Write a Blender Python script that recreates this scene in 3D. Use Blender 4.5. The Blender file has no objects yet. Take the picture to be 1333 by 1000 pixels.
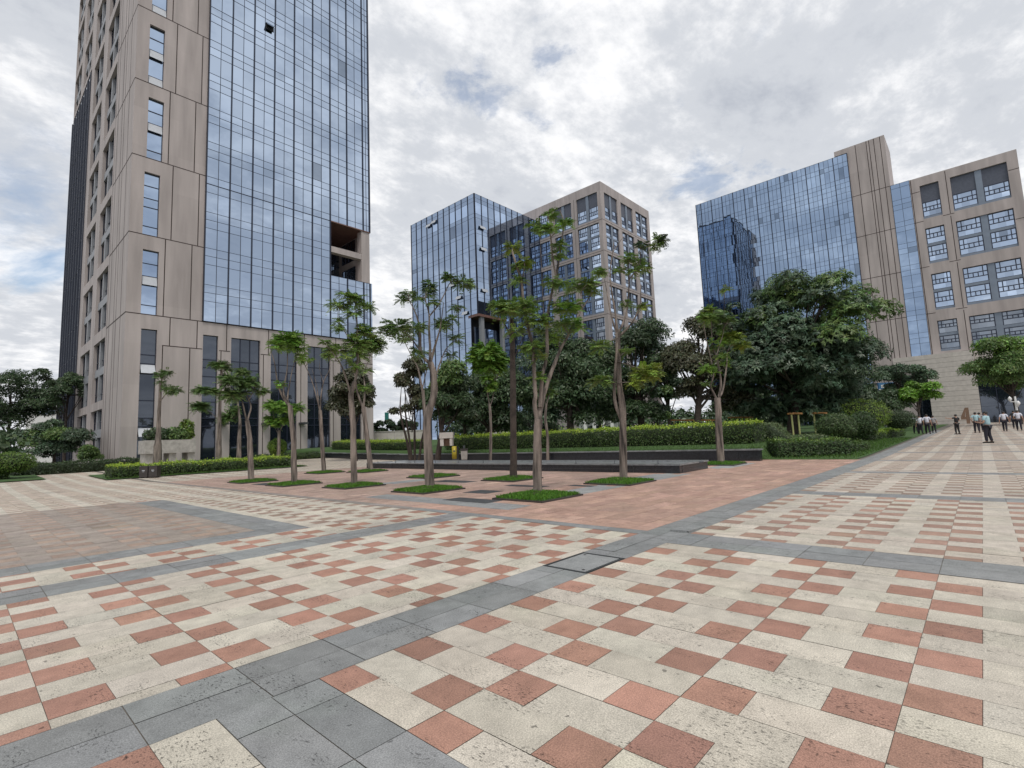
import bpy, bmesh, math, random
import numpy as np
from mathutils import Vector, Matrix
random.seed(7); rng = np.random.default_rng(11)
SC = bpy.context.scene; COL = SC.collection
# ------------------------------------------------------------------ camera frame (x = along the walkway, y = across, z up)
CAM_H, FPX = 1.43, 663.46
YAW, PIT, ROL = math.radians(42.4457), math.radians(6.0821), math.radians(-2.3235)
_f = Vector((math.cos(YAW)*math.cos(PIT), math.sin(YAW)*math.cos(PIT), math.sin(PIT)))
_r = Vector((math.sin(YAW), -math.cos(YAW), 0)); _u = _r.cross(_f)
RT = _r*math.cos(ROL)+_u*math.sin(ROL); UP = _u*math.cos(ROL)-_r*math.sin(ROL)
FH = Vector((math.cos(YAW), math.sin(YAW), 0))
def ray(px, py): return RT*((px-666.5)/FPX) - UP*((py-500)/FPX) + _f
def at(px, py, dep):                       # point seen at a photo pixel, at a horizontal distance dep ahead
    d = ray(px, py); return Vector((0, 0, CAM_H)) + d*(dep/d.dot(FH))
def atv(px, py, v):
    d = ray(px, py); return Vector((0, 0, CAM_H)) + d*(v/d.y)
def atu(px, py, u):
    d = ray(px, py); return Vector((0, 0, CAM_H)) + d*(u/d.x)
def dep_of(p): return p[0]*FH.x+p[1]*FH.y
def gz(u, v):
    return 0.011*max(0, min(u, 112)-28) + 0.02*min(max(v-32, 0), 28)
# ------------------------------------------------------------------ materials
MATS = {}
def nt_new(name):
    m = bpy.data.materials.new(name); m.use_nodes = True; t = m.node_tree
    b = t.nodes['Principled BSDF']; MATS[name] = m; return m, t, b
def N(t, typ, **kw):
    n = t.nodes.new(typ)
    for k, v in kw.items():
        if k.startswith('i_'): n.inputs[k[2:]].default_value = v
        else: setattr(n, k, v)
    return n
def plain(name, col, rough=.6, metal=0., spec=.5, noise=.12, scale=6., bump=0., bscale=40., streak=False, panel=None):
    m, t, b = nt_new(name)
    b.inputs['Roughness'].default_value = rough; b.inputs['Metallic'].default_value = metal
    b.inputs['Specular IOR Level'].default_value = spec
    tc = N(t, 'ShaderNodeTexCoord'); src = tc.outputs['Object']
    if streak:
        mp = N(t, 'ShaderNodeMapping'); mp.inputs['Scale'].default_value = (1, 1, .12); t.links.new(src, mp.inputs[0]); src = mp.outputs[0]
    nz = N(t, 'ShaderNodeTexNoise'); nz.inputs['Scale'].default_value = scale; nz.inputs['Detail'].default_value = 6
    t.links.new(src, nz.inputs['Vector'])
    mr = N(t, 'ShaderNodeMapRange'); mr.inputs[1].default_value = .3; mr.inputs[2].default_value = .7
    mr.inputs[3].default_value = 1-noise; mr.inputs[4].default_value = 1+noise
    t.links.new(nz.outputs['Fac'], mr.inputs[0])
    mx = N(t, 'ShaderNodeMix', data_type='RGBA', blend_type='MULTIPLY'); mx.inputs[0].default_value = 1
    mx.inputs[6].default_value = (*col, 1); t.links.new(mr.outputs[0], mx.inputs[7])
    src2 = mx.outputs[2]
    if panel:                                  # slab to slab tone differences on a fixed stone module
        br = N(t, 'ShaderNodeTexWhiteNoise', noise_dimensions='3D'); sn = N(t, 'ShaderNodeVectorMath', operation='SNAP'); t.links.new(tc.outputs['Object'], sn.inputs[0]); sn.inputs[1].default_value = panel
        t.links.new(sn.outputs[0], br.inputs['Vector']); m3 = N(t, 'ShaderNodeMapRange'); m3.inputs[3].default_value = .95; m3.inputs[4].default_value = 1.05; t.links.new(br.outputs['Value'], m3.inputs[0])
        mx2 = N(t, 'ShaderNodeMix', data_type='RGBA', blend_type='MULTIPLY'); mx2.inputs[0].default_value = 1; t.links.new(src2, mx2.inputs[6]); t.links.new(m3.outputs[0], mx2.inputs[7]); src2 = mx2.outputs[2]
    t.links.new(src2, b.inputs['Base Color'])
    if bump:
        n2 = N(t, 'ShaderNodeTexNoise'); n2.inputs['Scale'].default_value = bscale; n2.inputs['Detail'].default_value = 4
        t.links.new(tc.outputs['Object'], n2.inputs['Vector'])
        bp = N(t, 'ShaderNodeBump'); bp.inputs['Strength'].default_value = bump; bp.inputs['Distance'].default_value = .02
        t.links.new(n2.outputs['Fac'], bp.inputs['Height']); t.links.new(bp.outputs[0], b.inputs['Normal'])
    return m
def attr_mat(name, rough=.6, transl=0., spec=.4, noise=.0, scale=3.):
    m, t, b = nt_new(name)
    a = N(t, 'ShaderNodeAttribute', attribute_name='Col'); src = a.outputs['Color']
    if noise:
        tc = N(t, 'ShaderNodeTexCoord'); nz = N(t, 'ShaderNodeTexNoise'); nz.inputs['Scale'].default_value = scale; nz.inputs['Detail'].default_value = 5
        t.links.new(tc.outputs['Object'], nz.inputs['Vector'])
        mr = N(t, 'ShaderNodeMapRange'); mr.inputs[1].default_value = .3; mr.inputs[2].default_value = .7; mr.inputs[3].default_value = 1-noise; mr.inputs[4].default_value = 1+noise
        t.links.new(nz.outputs['Fac'], mr.inputs[0])
        mx = N(t, 'ShaderNodeMix', data_type='RGBA', blend_type='MULTIPLY'); mx.inputs[0].default_value = 1
        t.links.new(src, mx.inputs[6]); t.links.new(mr.outputs[0], mx.inputs[7]); src = mx.outputs[2]
    t.links.new(src, b.inputs['Base Color']); b.inputs['Roughness'].default_value = rough; b.inputs['Specular IOR Level'].default_value = spec
    if transl:
        tr = N(t, 'ShaderNodeBsdfTranslucent'); t.links.new(src, tr.inputs['Color'])
        ms = N(t, 'ShaderNodeMixShader'); ms.inputs[0].default_value = transl
        out = t.nodes['Material Output']; t.links.new(b.outputs[0], ms.inputs[1]); t.links.new(tr.outputs[0], ms.inputs[2]); t.links.new(ms.outputs[0], out.inputs['Surface'])
    return m
def paving_mat():
    m, t, b = nt_new('paving_stone')
    a = N(t, 'ShaderNodeAttribute', attribute_name='Col'); g = N(t, 'ShaderNodeNewGeometry')
    P = g.outputs['Position']
    def nz(scale, det=5, rough=.6, vec=P):
        n = N(t, 'ShaderNodeTexNoise'); n.inputs['Scale'].default_value = scale; n.inputs['Detail'].default_value = det; n.inputs['Roughness'].default_value = rough
        t.links.new(vec, n.inputs['Vector']); return n.outputs['Fac']
    def rmp(x, a0, a1, b0, b1):
        r = N(t, 'ShaderNodeMapRange'); r.inputs[1].default_value = a0; r.inputs[2].default_value = a1; r.inputs[3].default_value = b0; r.inputs[4].default_value = b1
        t.links.new(x, r.inputs[0]); return r.outputs[0]
    def mul(x, y):
        k = N(t, 'ShaderNodeMath', operation='MULTIPLY'); t.links.new(x, k.inputs[0]); t.links.new(y, k.inputs[1]); return k.outputs[0]
    fine = rmp(nz(125, 3, .7), .34, .66, .66, 1.32)       # granite grain
    mid = rmp(nz(7, 5), .3, .7, .86, 1.12)
    big = rmp(nz(.45, 4), .3, .7, .87, 1.10)
    f1 = mul(mul(fine, mid), big)
    vp = N(t, 'ShaderNodeMapping'); vp.inputs['Scale'].default_value = (1.5, .6, 1); t.links.new(P, vp.inputs[0])
    pits = rmp(nz(52, 5, .68, vp.outputs[0]), .545, .605, 0, 1)   # dark open pits of the stone, only inside worn patches
    patch = rmp(nz(2.6, 6, .62, vp.outputs[0]), .50, .585, .04, 1)
    pm = rmp(mul(pits, patch), 0, 1, 1, .30)
    wear = rmp(nz(1.5, 7, .68), .52, .74, 1, .76)
    spot = rmp(nz(17, 2, .4), .735, .75, 1, .45)
    f2 = mul(mul(mul(f1, pm), wear), spot)
    mx = N(t, 'ShaderNodeMix', data_type='RGBA', blend_type='MULTIPLY'); mx.inputs[0].default_value = 1
    t.links.new(a.outputs['Color'], mx.inputs[6]); t.links.new(f2, mx.inputs[7])
    moss = rmp(nz(1.1, 5), .56, .74, 0, .35)
    m2 = N(t, 'ShaderNodeMix', data_type='RGBA', blend_type='MULTIPLY'); t.links.new(moss, m2.inputs[0])
    t.links.new(mx.outputs[2], m2.inputs[6]); m2.inputs[7].default_value = (.74, .84, .72, 1)
    t.links.new(m2.outputs[2], b.inputs['Base Color'])
    t.links.new(rmp(nz(3, 4), .3, .7, .55, .8), b.inputs['Roughness']); b.inputs['Specular IOR Level'].default_value = .35
    bp = N(t, 'ShaderNodeBump'); bp.inputs['Strength'].default_value = .35; bp.inputs['Distance'].default_value = .004
    t.links.new(nz(160, 3), bp.inputs['Height']); t.links.new(bp.outputs[0], b.inputs['Normal'])
    return m
def glass_mat(name, col, rough=.015, mixd=0., dark=(.01, .014, .022), wav=.0):
    m, t, b = nt_new(name)
    a = N(t, 'ShaderNodeAttribute', attribute_name='Col')
    mx = N(t, 'ShaderNodeMix', data_type='RGBA', blend_type='MULTIPLY'); mx.inputs[0].default_value = 1
    mx.inputs[6].default_value = (*col, 1); t.links.new(a.outputs['Color'], mx.inputs[7])
    t.links.new(mx.outputs[2], b.inputs['Base Color']); b.inputs['Metallic'].default_value = 1; b.inputs['Roughness'].default_value = rough
    if wav:
        g = N(t, 'ShaderNodeNewGeometry'); n = N(t, 'ShaderNodeTexNoise'); n.inputs['Scale'].default_value = .55; n.inputs['Detail'].default_value = 1
        t.links.new(g.outputs['Position'], n.inputs['Vector'])
        bp = N(t, 'ShaderNodeBump'); bp.inputs['Strength'].default_value = wav; bp.inputs['Distance'].default_value = .05
        t.links.new(n.outputs['Fac'], bp.inputs['Height']); t.links.new(bp.outputs[0], b.inputs['Normal'])
    if mixd:
        d = N(t, 'ShaderNodeBsdfPrincipled'); d.inputs['Base Color'].default_value = (*dark, 1); d.inputs['Roughness'].default_value = .08
        ms = N(t, 'ShaderNodeMixShader'); ms.inputs[0].default_value = mixd
        t.links.new(b.outputs[0], ms.inputs[1]); t.links.new(d.outputs[0], ms.inputs[2]); t.links.new(ms.outputs[0], t.nodes['Material Output'].inputs['Surface'])
    return m
M = dict(
  paving=paving_mat(),
  grout=plain('grout_dark', (.15, .135, .115), .9, noise=.3, scale=3),
  dirt=plain('far_ground', (.16, .16, .14), .9, noise=.3, scale=.2),
  wall=plain('beige_stone_panel', (.41, .362, .345), .65, noise=.17, scale=1.1, bump=.15, bscale=9, streak=True, panel=(2.31, 2.31, 3.9)),
  stone=plain('pale_stone_cladding', (.50, .465, .425), .7, noise=.10, scale=2.2, bump=.2, bscale=12, panel=(1.2, 1.2, .78)),
  joint=plain('dark_joint', (.045, .03, .026), .8, noise=.1),
  navy=plain('navy_mullion', (.022, .028, .05), .35, .3, noise=.08),
  frame=plain('blue_black_window_frame', (.028, .037, .065), .4, .2, noise=.08),
  slate=plain('light_grey_spandrel', (.26, .27, .29), .5, noise=.08), fin=plain('grey_fin', (.045, .052, .075), .4, .2, noise=.08),
  grey=plain('blue_grey_panel', (.20, .24, .30), .45, .2, noise=.08, scale=1.2),
  pale=plain('pale_finish', (.50, .52, .55), .4, .2, noise=.06),  # on opened sashes the pale colour stands for reflected sky
  louver=plain('dark_louvre_panel', (.08, .092, .125), .5, noise=.15, scale=3),
  soffit=plain('red_brown_soffit', (.17, .09, .072), .6, noise=.15, scale=2),
  dark=plain('dark_interior', (.02, .022, .028), .6, noise=.2),
  roof=plain('roof_membrane', (.25, .24, .23), .9, noise=.2),
  gl_tower=glass_mat('reflective_tower_glass', (.405, .487, .61), wav=.05),
  gl_blue=glass_mat('reflective_blue_glass', (.30, .395, .54), wav=.04),
  gl_mid=glass_mat('reflective_grey_glass', (.345, .43, .565), wav=.05),
  gl_dark=glass_mat('dark_window_glass', (.45, .52, .62), mixd=.62, wav=.06),
  gl_pod=glass_mat('podium_window_glass', (.40, .47, .60), mixd=.86, wav=.05),  # dark glass, darkened further in place of the buildings it would reflect
  leaf=attr_mat('leaf_blades', .42, .22, .45),
  bark=plain('grey_brown_bark', (.172, .142, .122), .85, noise=.85, scale=9, bump=1., bscale=26, streak=True),
  bark_dark=plain('dark_brown_bark', (.055, .042, .035), .9, noise=.4, scale=5, bump=.9, bscale=20),
  turf=plain('turf_soil', (.05, .10, .025), .95, noise=.45, scale=14, bump=.8, bscale=60),
  grass=attr_mat('grass_blades', .55, .2, .3),
  soil=plain('bare_soil', (.05, .036, .026), .95, noise=.5, scale=20, bump=.8, bscale=50),
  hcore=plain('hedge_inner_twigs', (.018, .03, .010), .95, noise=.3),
  granite=plain('polished_black_granite', (.022, .025, .03), .22, noise=.35, scale=14),
  granite_top=plain('pale_granite_top', (.20, .21, .22), .28, noise=.3, scale=5),  # pale tone stands for the wet reflection on the basin top
  concrete=plain('weathered_concrete', (.40, .38, .35), .85, noise=.22, scale=4, bump=.2),
  white=plain('white_render', (.68, .68, .66), .7, noise=.08),
  white_metal=plain('white_metal', (.75, .75, .74), .35, noise=.05),
  yellow=plain('yellow_paint', (.42, .34, .03), .4, noise=.1), ylw_pale=plain('pale_yellow_paint', (.42, .42, .17), .5, noise=.12),
  orange=plain('orange_timber', (.38, .19, .065), .6, noise=.15),
  binbrown=plain('dark_brown_metal', (.042, .035, .032), .45, noise=.2),
  steel=plain('dark_steel', (.09, .095, .10), .35, .6, noise=.1),
  green=plain('green_sign_face', (.05, .23, .20), .4, noise=.1), bluesign=plain('blue_sign_face', (.05, .15, .30), .4, noise=.1),
  rust=plain('brown_weathered_numeral', (.20, .125, .085), .7, noise=.2, scale=3),
  skin=plain('skin', (.42, .25, .18), .55, noise=.05), hair=plain('black_hair', (.012, .011, .011), .5, noise=.2, scale=60),
  sh_white=plain('white_cotton', (.66, .67, .75), .85, noise=.06), sh_blue=plain('pale_blue_cotton', (.36, .53, .58), .85, noise=.06),
  sh_grey=plain('grey_cotton', (.30, .29, .30), .85, noise=.08), sh_black=plain('black_cotton', (.02, .02, .022), .85, noise=.1),
  trouser=plain('dark_trouser_cloth', (.022, .022, .032), .9, noise=.12), shoe=plain('black_leather', (.012, .012, .012), .4, noise=.1),
  rubber=plain('black_rubber', (.02, .02, .02), .8, noise=.1), phone=plain('phone_black_glass', (.02, .02, .02), .1),
)
# ------------------------------------------------------------------ mesh builder
class MB:
    def __init__(s): s.v = []; s.f = []; s.mi = []; s.c = []; s.n = 0
    def quads(s, q, mi=0, col=None):        # q (n,4,3) array
        q = np.asarray(q, float).reshape(-1, 4, 3); k = len(q)
        s.v.append(q.reshape(-1, 3)); s.f.append(np.arange(k*4).reshape(-1, 4)+s.n); s.n += k*4
        s.mi.append(np.full(k, mi)); s.c.append(np.tile(np.array([1, 1, 1.]), (k, 1)) if col is None else np.broadcast_to(np.asarray(col, float), (k, 3)))
    def grid(s, P, mi=0, close=False, col=None, cap=False):      # P (a,b,3) rings; close joins the b direction
        P = np.asarray(P, float); a, b = P.shape[:2]
        s.v.append(P.reshape(-1, 3)); idx = np.arange(a*b).reshape(a, b)+s.n; s.n += a*b
        if close: idx = np.concatenate([idx, idx[:, :1]], 1)
        F = np.stack([idx[:-1, :-1], idx[:-1, 1:], idx[1:, 1:], idx[1:, :-1]], -1).reshape(-1, 4)
        s.f.append(F); s.mi.append(np.full(len(F), mi)); s.c.append(np.tile(np.array([1, 1, 1.]) if col is None else np.array(col), (len(F), 1)))
        if cap and b >= 3:
            for ring in (P[0][::-1], P[-1]):
                c = ring.mean(0); r2 = np.roll(ring, -1, 0)
                s.quads(np.stack([ring, r2, np.broadcast_to(c, ring.shape)+(r2-c)*.02, np.broadcast_to(c, ring.shape)+(ring-c)*.02], 1), mi, col)
    def box(s, x0, x1, y0, y1, z0, z1, mi=0, col=None):
        s.hexa([(x0, y0, z0), (x1, y0, z0), (x1, y1, z0), (x0, y1, z0), (x0, y0, z1), (x1, y0, z1), (x1, y1, z1), (x0, y1, z1)], mi, col)
    def hexa(s, p, mi=0, col=None):
        p = np.array([tuple(a) for a in p], float)
        s.quads(p[[[0, 3, 2, 1], [4, 5, 6, 7], [0, 1, 5, 4], [1, 2, 6, 5], [2, 3, 7, 6], [3, 0, 4, 7]]], mi, col)
    def build(s, name, mats, parent=None, smooth=False, weld=False, bevel=0):
        me = bpy.data.meshes.new(name); V = np.concatenate(s.v); F = np.concatenate(s.f)
        me.vertices.add(len(V)); me.vertices.foreach_set('co', V.ravel())
        me.loops.add(F.size); me.loops.foreach_set('vertex_index', F.ravel().astype(np.int32))
        me.polygons.add(len(F)); me.polygons.foreach_set('loop_start', np.arange(0, F.size, 4, dtype=np.int32))
        me.polygons.foreach_set('loop_total', np.full(len(F), 4, dtype=np.int32))
        me.polygons.foreach_set('material_index', np.concatenate(s.mi).astype(np.int32))
        me.update(calc_edges=True)
        at_ = me.attributes.new('Col', 'FLOAT_COLOR', 'FACE'); c = np.concatenate(s.c)
        at_.data.foreach_set('color', np.concatenate([c, np.ones((len(c), 1))], 1).ravel().astype(np.float32))
        if weld or bevel:
            bm = bmesh.new(); bm.from_mesh(me); bmesh.ops.remove_doubles(bm, verts=bm.verts, dist=1e-4)
            if bevel: bmesh.ops.bevel(bm, geom=list(bm.edges), offset=bevel, segments=2, affect='EDGES', clamp_overlap=True)
            bmesh.ops.recalc_face_normals(bm, faces=bm.faces); bm.to_mesh(me); bm.free()
        if smooth: me.polygons.foreach_set('use_smooth', np.ones(len(me.polygons), bool))
        if not isinstance(mats, (list, tuple)): mats = [mats]
        for m in mats: me.materials.append(m)
        o = bpy.data.objects.new(name, me); COL.objects.link(o)
        if parent: o.parent = parent; o.matrix_parent_inverse = parent.matrix_world.inverted()
        return o
    def ok(s): return s.n > 0
def empty(name, loc, label, cat, group=None):
    o = bpy.data.objects.new(name, None); COL.objects.link(o); o.location = loc; o.empty_display_size = .3
    bpy.context.view_layer.update(); o.matrix_world = Matrix.Translation(Vector(loc))
    return tag(o, label, cat, group)
def tag(o, label, cat, group=None):
    o['label'] = label; o['category'] = cat
    if group: o['group'] = group
    return o
def struct(mb, name, m, **k):
    o = mb.build(name, m, **k); o['kind'] = 'structure'; return o
def own(o, p):                                            # parent without moving
    o.parent = p; o.matrix_parent_inverse = Matrix.Translation(-Vector(p.location)); return o
def part(mb, name, m, p, **k): return own(mb.build(name, m, **k), p)
def sub(mb, name, m, p, root, **k):
    o = mb.build(name, m, **k); o.parent = p; o.matrix_parent_inverse = (p.matrix_parent_inverse.copy() if False else Matrix.Identity(4)); 
    o.matrix_parent_inverse = Matrix.Identity(4); return o
def smooth_path(pts, rad, k=4):
    p = np.array([tuple(a) for a in pts], float); r = np.array(rad, float)
    if len(r) != len(p): r = np.interp(np.linspace(0, 1, len(p)), np.linspace(0, 1, len(r)), r)
    if len(p) < 3: 
        t = np.linspace(0, 1, k+1)[:, None]; return p[0]+(p[1]-p[0])*t, r[0]+(r[1]-r[0])*t[:, 0]
    e = np.concatenate([[2*p[0]-p[1]], p, [2*p[-1]-p[-2]]]); out = []; rr = []
    for i in range(len(p)-1):
        a, b, c, d = e[i:i+4]
        for t in np.arange(k)/k:
            out.append(.5*((2*b)+(-a+c)*t+(2*a-5*b+4*c-d)*t*t+(-a+3*b-3*c+d)*t**3)); rr.append(r[i]+(r[i+1]-r[i])*t)
    out.append(p[-1]); rr.append(r[-1]); return np.array(out), np.array(rr)
def tube(mb, pts, rad, n=8, k=4, mi=0, wob=.0, col=None, cap=True):
    p, r = smooth_path(pts, rad, k)
    tan = np.gradient(p, axis=0); tan /= np.linalg.norm(tan, axis=1)[:, None]+1e-9
    ref = np.array([1., 0, 0]) if abs(tan[0][0]) < .8 else np.array([0, 1., 0])
    ang = np.linspace(0, 2*np.pi, n, endpoint=False); R = []
    for i in range(len(p)):
        a = np.cross(tan[i], ref); a /= np.linalg.norm(a)+1e-9; b = np.cross(tan[i], a); ref = np.cross(a, tan[i])
        w = 1+(rng.normal(0, wob, n) if wob else 0)
        R.append(p[i]+(np.cos(ang)*w*r[i])[:, None]*a+(np.sin(ang)*w*r[i])[:, None]*b)
    mb.grid(np.array(R), mi, close=True, col=col, cap=cap)
def lathe(mb, prof, c, n=20, mi=0):
    ang = np.linspace(0, 2*np.pi, n, endpoint=False)
    mb.grid(np.array([[(c[0]+r*math.cos(a), c[1]+r*math.sin(a), c[2]+z) for a in ang] for r, z in prof]), mi, close=True, cap=True)
# ------------------------------------------------------------------ foliage
def unit(a): return a/(np.linalg.norm(a, axis=-1, keepdims=True)+1e-9)
def hue(base, n, sv=.22, sh=.10):
    base = np.asarray(base, float); c = base*(np.exp(rng.normal(0, sv, (n, 1))))*np.exp(rng.normal(0, sh, (n, 3))*np.array([1, .4, .6])); return np.clip(c, .004, .6)
def diamonds(mb, P, ax, nrm, L, W, col, mi=0):
    ax = unit(ax); side = unit(np.cross(ax, nrm)); nn = np.cross(side, ax)
    L = np.asarray(L).reshape(-1, 1); W = np.asarray(W).reshape(-1, 1)
    q = np.stack([P, P+ax*L*.45+side*W*.5+nn*L*.06, P+ax*L-nn*L*.10, P+ax*L*.45-side*W*.5+nn*L*.06], 1); mb.quads(q, mi, col)
def fronds(mb, c, a, b, n, L, base, pin=9):
    """feathery compound leaves radiating from the middle of a clump and drooping at the tips"""
    c = np.array(tuple(c)); az = rng.uniform(0, 2*np.pi, n); el = rng.normal(.28, .38, n)
    d = np.stack([np.cos(az)*np.cos(el), np.sin(az)*np.cos(el), np.sin(el)], 1)
    st = rng.uniform(.0, .62, n)[:, None]; o = c+d*np.array([a, a, b])*st+rng.normal(0, .08, (n, 3))*np.array([a, a, b])
    ln = L*rng.uniform(.7, 1.2, n); colf = hue(base, n)
    ts = (np.arange(pin)+.6)/pin
    for i, t in enumerate(ts):
        droop = -(t**2)*ln*rng.uniform(.25, .5, n)
        p = o+d*(ln*t)[:, None]; p[:, 2] += droop
        tang = d.copy(); tang[:, 2] -= 2*t*.38; tang = unit(tang)
        sd = unit(np.cross(tang, np.array([0, 0, 1.]))); upn = np.cross(sd, tang)
        w = L*.34*math.sin(math.pi*min(.97, .18+.75*t))+.02
        for s in (-1, 1):
            ax = unit(sd*s+tang*.55-upn*.12); diamonds(mb, p, ax, upn, w*rng.uniform(.85, 1.15, n), np.full(n, L*.105), colf)
def lobe_leaves(mb, c, R, n, L, W, base, up=.35, droop=.35, inner=.55):
    c = np.array(tuple(c)); R = np.array(R, float)
    d = unit(rng.normal(0, 1, (n, 3))); d[:, 2] = np.where(d[:, 2] < -.35, -d[:, 2], d[:, 2])
    r = rng.uniform(inner, 1.06, n)[:, None]; P = c+d*R*r
    nrm = unit(d+np.array([0, 0, up])+rng.normal(0, .45, (n, 3))); ax = unit(np.cross(nrm, rng.normal(0, 1, (n, 3))))
    ax = unit(ax+d*.5); ax[:, 2] -= droop; 
    diamonds(mb, P, ax, nrm, L*rng.uniform(.65, 1.25, n), W*rng.uniform(.7, 1.2, n), hue(base, n))
def whorl_leaves(mb, c, R, n, L, W, base, per=7):
    c = np.array(tuple(c)); R = np.array(R, float); d = unit(rng.normal(0, 1, (n, 3))); d[:, 2] = np.where(d[:, 2] < -.25, -d[:, 2], d[:, 2])
    P = c+d*R*rng.uniform(.6, 1.05, n)[:, None]; ub = unit(d+np.array([0, 0, .5])); colw = hue(base, n, .22)
    for k in range(per):
        ax = unit(np.cross(ub, rng.normal(0, 1, (n, 3)))+ub*.25); ax[:, 2] -= .35
        diamonds(mb, P+rng.normal(0, .03, (n, 3)), ax, ub, L*rng.uniform(.7, 1.2, n), np.full(n, W), colw*rng.uniform(.85, 1.15, (n, 1)))
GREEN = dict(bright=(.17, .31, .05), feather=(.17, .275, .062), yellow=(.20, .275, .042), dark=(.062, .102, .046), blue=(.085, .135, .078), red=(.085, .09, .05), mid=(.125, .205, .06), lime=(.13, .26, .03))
def px_tree(name, dep, trunk, rads, branches, clumps, label, group, bark='bark', L=.42, dens=1., cat='tree', tone='feather', base_z=None, extra=.55):
    """an open branching tree; every branch and clump gets its own distance round the trunk"""
    mpx = dep/FPX
    pts = [at(x, y, dep) for x, y in trunk]
    if base_z is not None: pts[0].z = base_z
    root = empty(name, pts[0], label, cat, group)
    mb = MB(); p0 = pts[0].copy(); p0.z -= .12
    tube(mb, [p0]+pts, [rads[0]*1.35]+list(np.interp(np.linspace(0, 1, len(pts)), np.linspace(0, 1, len(rads)), rads)), 10, 4, wob=.06)
    # flare at the foot
    part(mb, 'trunk', M[bark], root, smooth=True)
    bb = MB(); bd = []
    for br in branches:
        r0, r1, dd = br[:3]; q_ = br[3:]; n = len(q_)
        P = [at(x, y, dep+dd*((i/(n-1)) if n > 1 else 1)**1.1) for i, (x, y) in enumerate(q_)]
        tube(bb, P, [r0*.85, (r0+r1)*.40, r1*.7], 7, 4, wob=.06); bd += [(p, q_[i], dd*(i/(n-1))) for i, p in enumerate(P)]
    if bb.ok(): part(bb, 'limb', M[bark], root, smooth=True)
    clumps = list(clumps); rr_ = random.Random(int(trunk[0][0]*7))
    tones = [c[4] for c in clumps if len(c) > 4] or [tone]
    for p_, (x, y), dd in bd:
        if y < trunk[-1][1]-12 and rr_.random() < extra: clumps.append((x+rr_.uniform(-7, 7), y+rr_.uniform(-5, 3), rr_.uniform(5, 10), rr_.uniform(3, 6), rr_.choice([tone, tone, rr_.choice(tones)])))
    fb = MB(); tw = MB()
    for cl in clumps:
        x, y, rx, ry = cl[:4]; tn = cl[4] if len(cl) > 4 else tone
        # depth: that of the nearest branch point
        dd = 0
        near = None
        if bd:
            near = min(bd, key=lambda q: (q[1][0]-x)**2+(q[1][1]-y)**2); dd = near[2]
        c = at(x, y, dep+dd+random.uniform(-.25, .25)); a, b = rx*mpx, ry*mpx
        n = int(max(26, dens*66*(a/.45)**1.3)); n = min(n, 380)
        fronds(fb, c, a, b*1.35, n, min(L, max(.22, a*.85)), GREEN[tn])
        if near is not None:
            q = near[0]; tube(tw, [q, (q+c)/2+Vector((0, 0, .03)), c], [.018, .012, .006], 5, 2)
    if tw.ok(): part(tw, 'twigs', M[bark], root, smooth=True)
    part(fb, 'crown', M['leaf'], root)
    return root
def dense_tree(name, px, py, rx, ry, dep, label, group, tone='dark', n=9000, L=.24, W=.10, lobes=26, trunk_px=None, whorl=False, base=None, stems=1, seed=0, gap=.8, tr=.16, bark='bark_dark', cat='tree', flat=1., shapes=None, tops=None, cam_lean=0):
    global rng
    keep = rng; rng = np.random.default_rng(100+seed); random.seed(100+seed)
    mpx = dep/FPX; c0 = at(px, py, dep); a, b = rx*mpx, ry*mpx
    gx = at(trunk_px or px, py, dep); g = base if base is not None else gz(gx.x, gx.y)
    foot = Vector((gx.x, gx.y, g)); root = empty(name, foot, label, cat, group)
    spots = []
    if shapes:                              # crown given as several masses (px, py, rx, ry, depth offset)
        for (x, y, r1, r2, dd, k) in shapes:
            cc = at(x, y, dep+dd)
            for _ in range(k):
                d = unit(rng.normal(0, 1, 3)); rr = rng.uniform(.35, .85)
                spots.append((np.array(cc)+d*rr*np.array([r1*mpx, r1*mpx, r2*mpx]), rng.uniform(.40, .62)*min(r1, r2*1.3)*mpx))
    else:
        for _ in range(lobes):
            d = unit(rng.normal(0, 1, 3)); rr = rng.uniform(.3, .82)**.7
            spots.append((np.array(c0)+d*rr*np.array([a, a, b]), rng.uniform(.26, .42)*min(a, b*1.2)))
    n = int(n*1.7); fb = MB(); per = n//len(spots)
    for i, (s, R) in enumerate(spots):
        tn = np.array(GREEN[tone])*np.exp(rng.normal(0, .16))
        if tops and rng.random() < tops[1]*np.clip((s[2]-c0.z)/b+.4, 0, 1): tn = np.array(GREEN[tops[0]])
        k = int(per*(R/np.mean([q[1] for q in spots]))**2)+20
        (whorl_leaves if whorl else lobe_leaves)(fb, s, (R*1.15, R*1.15, R*.8*flat), k//7 if whorl else k, L, W, tn)
    tb = MB(); low = min(s[2] for s, R in spots)
    for k in range(stems):
        off = Vector((rng.normal(0, .18), rng.normal(0, .18), 0)) if stems > 1 else Vector((0, 0, 0))
        top = Vector((c0.x, c0.y, c0.z+b*.25))+off*3
        tube(tb, [foot+off-Vector((0, 0, .2)), foot+off*1.3+(top-foot)*.3, foot+off*2+(top-foot)*.65, top], [tr*1.3, tr, tr*.7, tr*.2], 9, 4, wob=.05)
    part(tb, 'trunk', M[bark], root, smooth=True)
    lb = MB()
    for s, R in spots[:40]:
        t0 = rng.uniform(.35, .9); o = foot.lerp(Vector((c0.x, c0.y, c0.z+b*.25)), t0); mid = o.lerp(Vector(s), .55)+Vector((0, 0, -.1*R))
        tube(lb, [o, mid, Vector(s)], [tr*.42, tr*.25, tr*.08], 6, 3)
    part(lb, 'limb', M[bark], root, smooth=True)
    part(fb, 'crown', M['leaf'], root)
    rng = keep; return root
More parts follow.
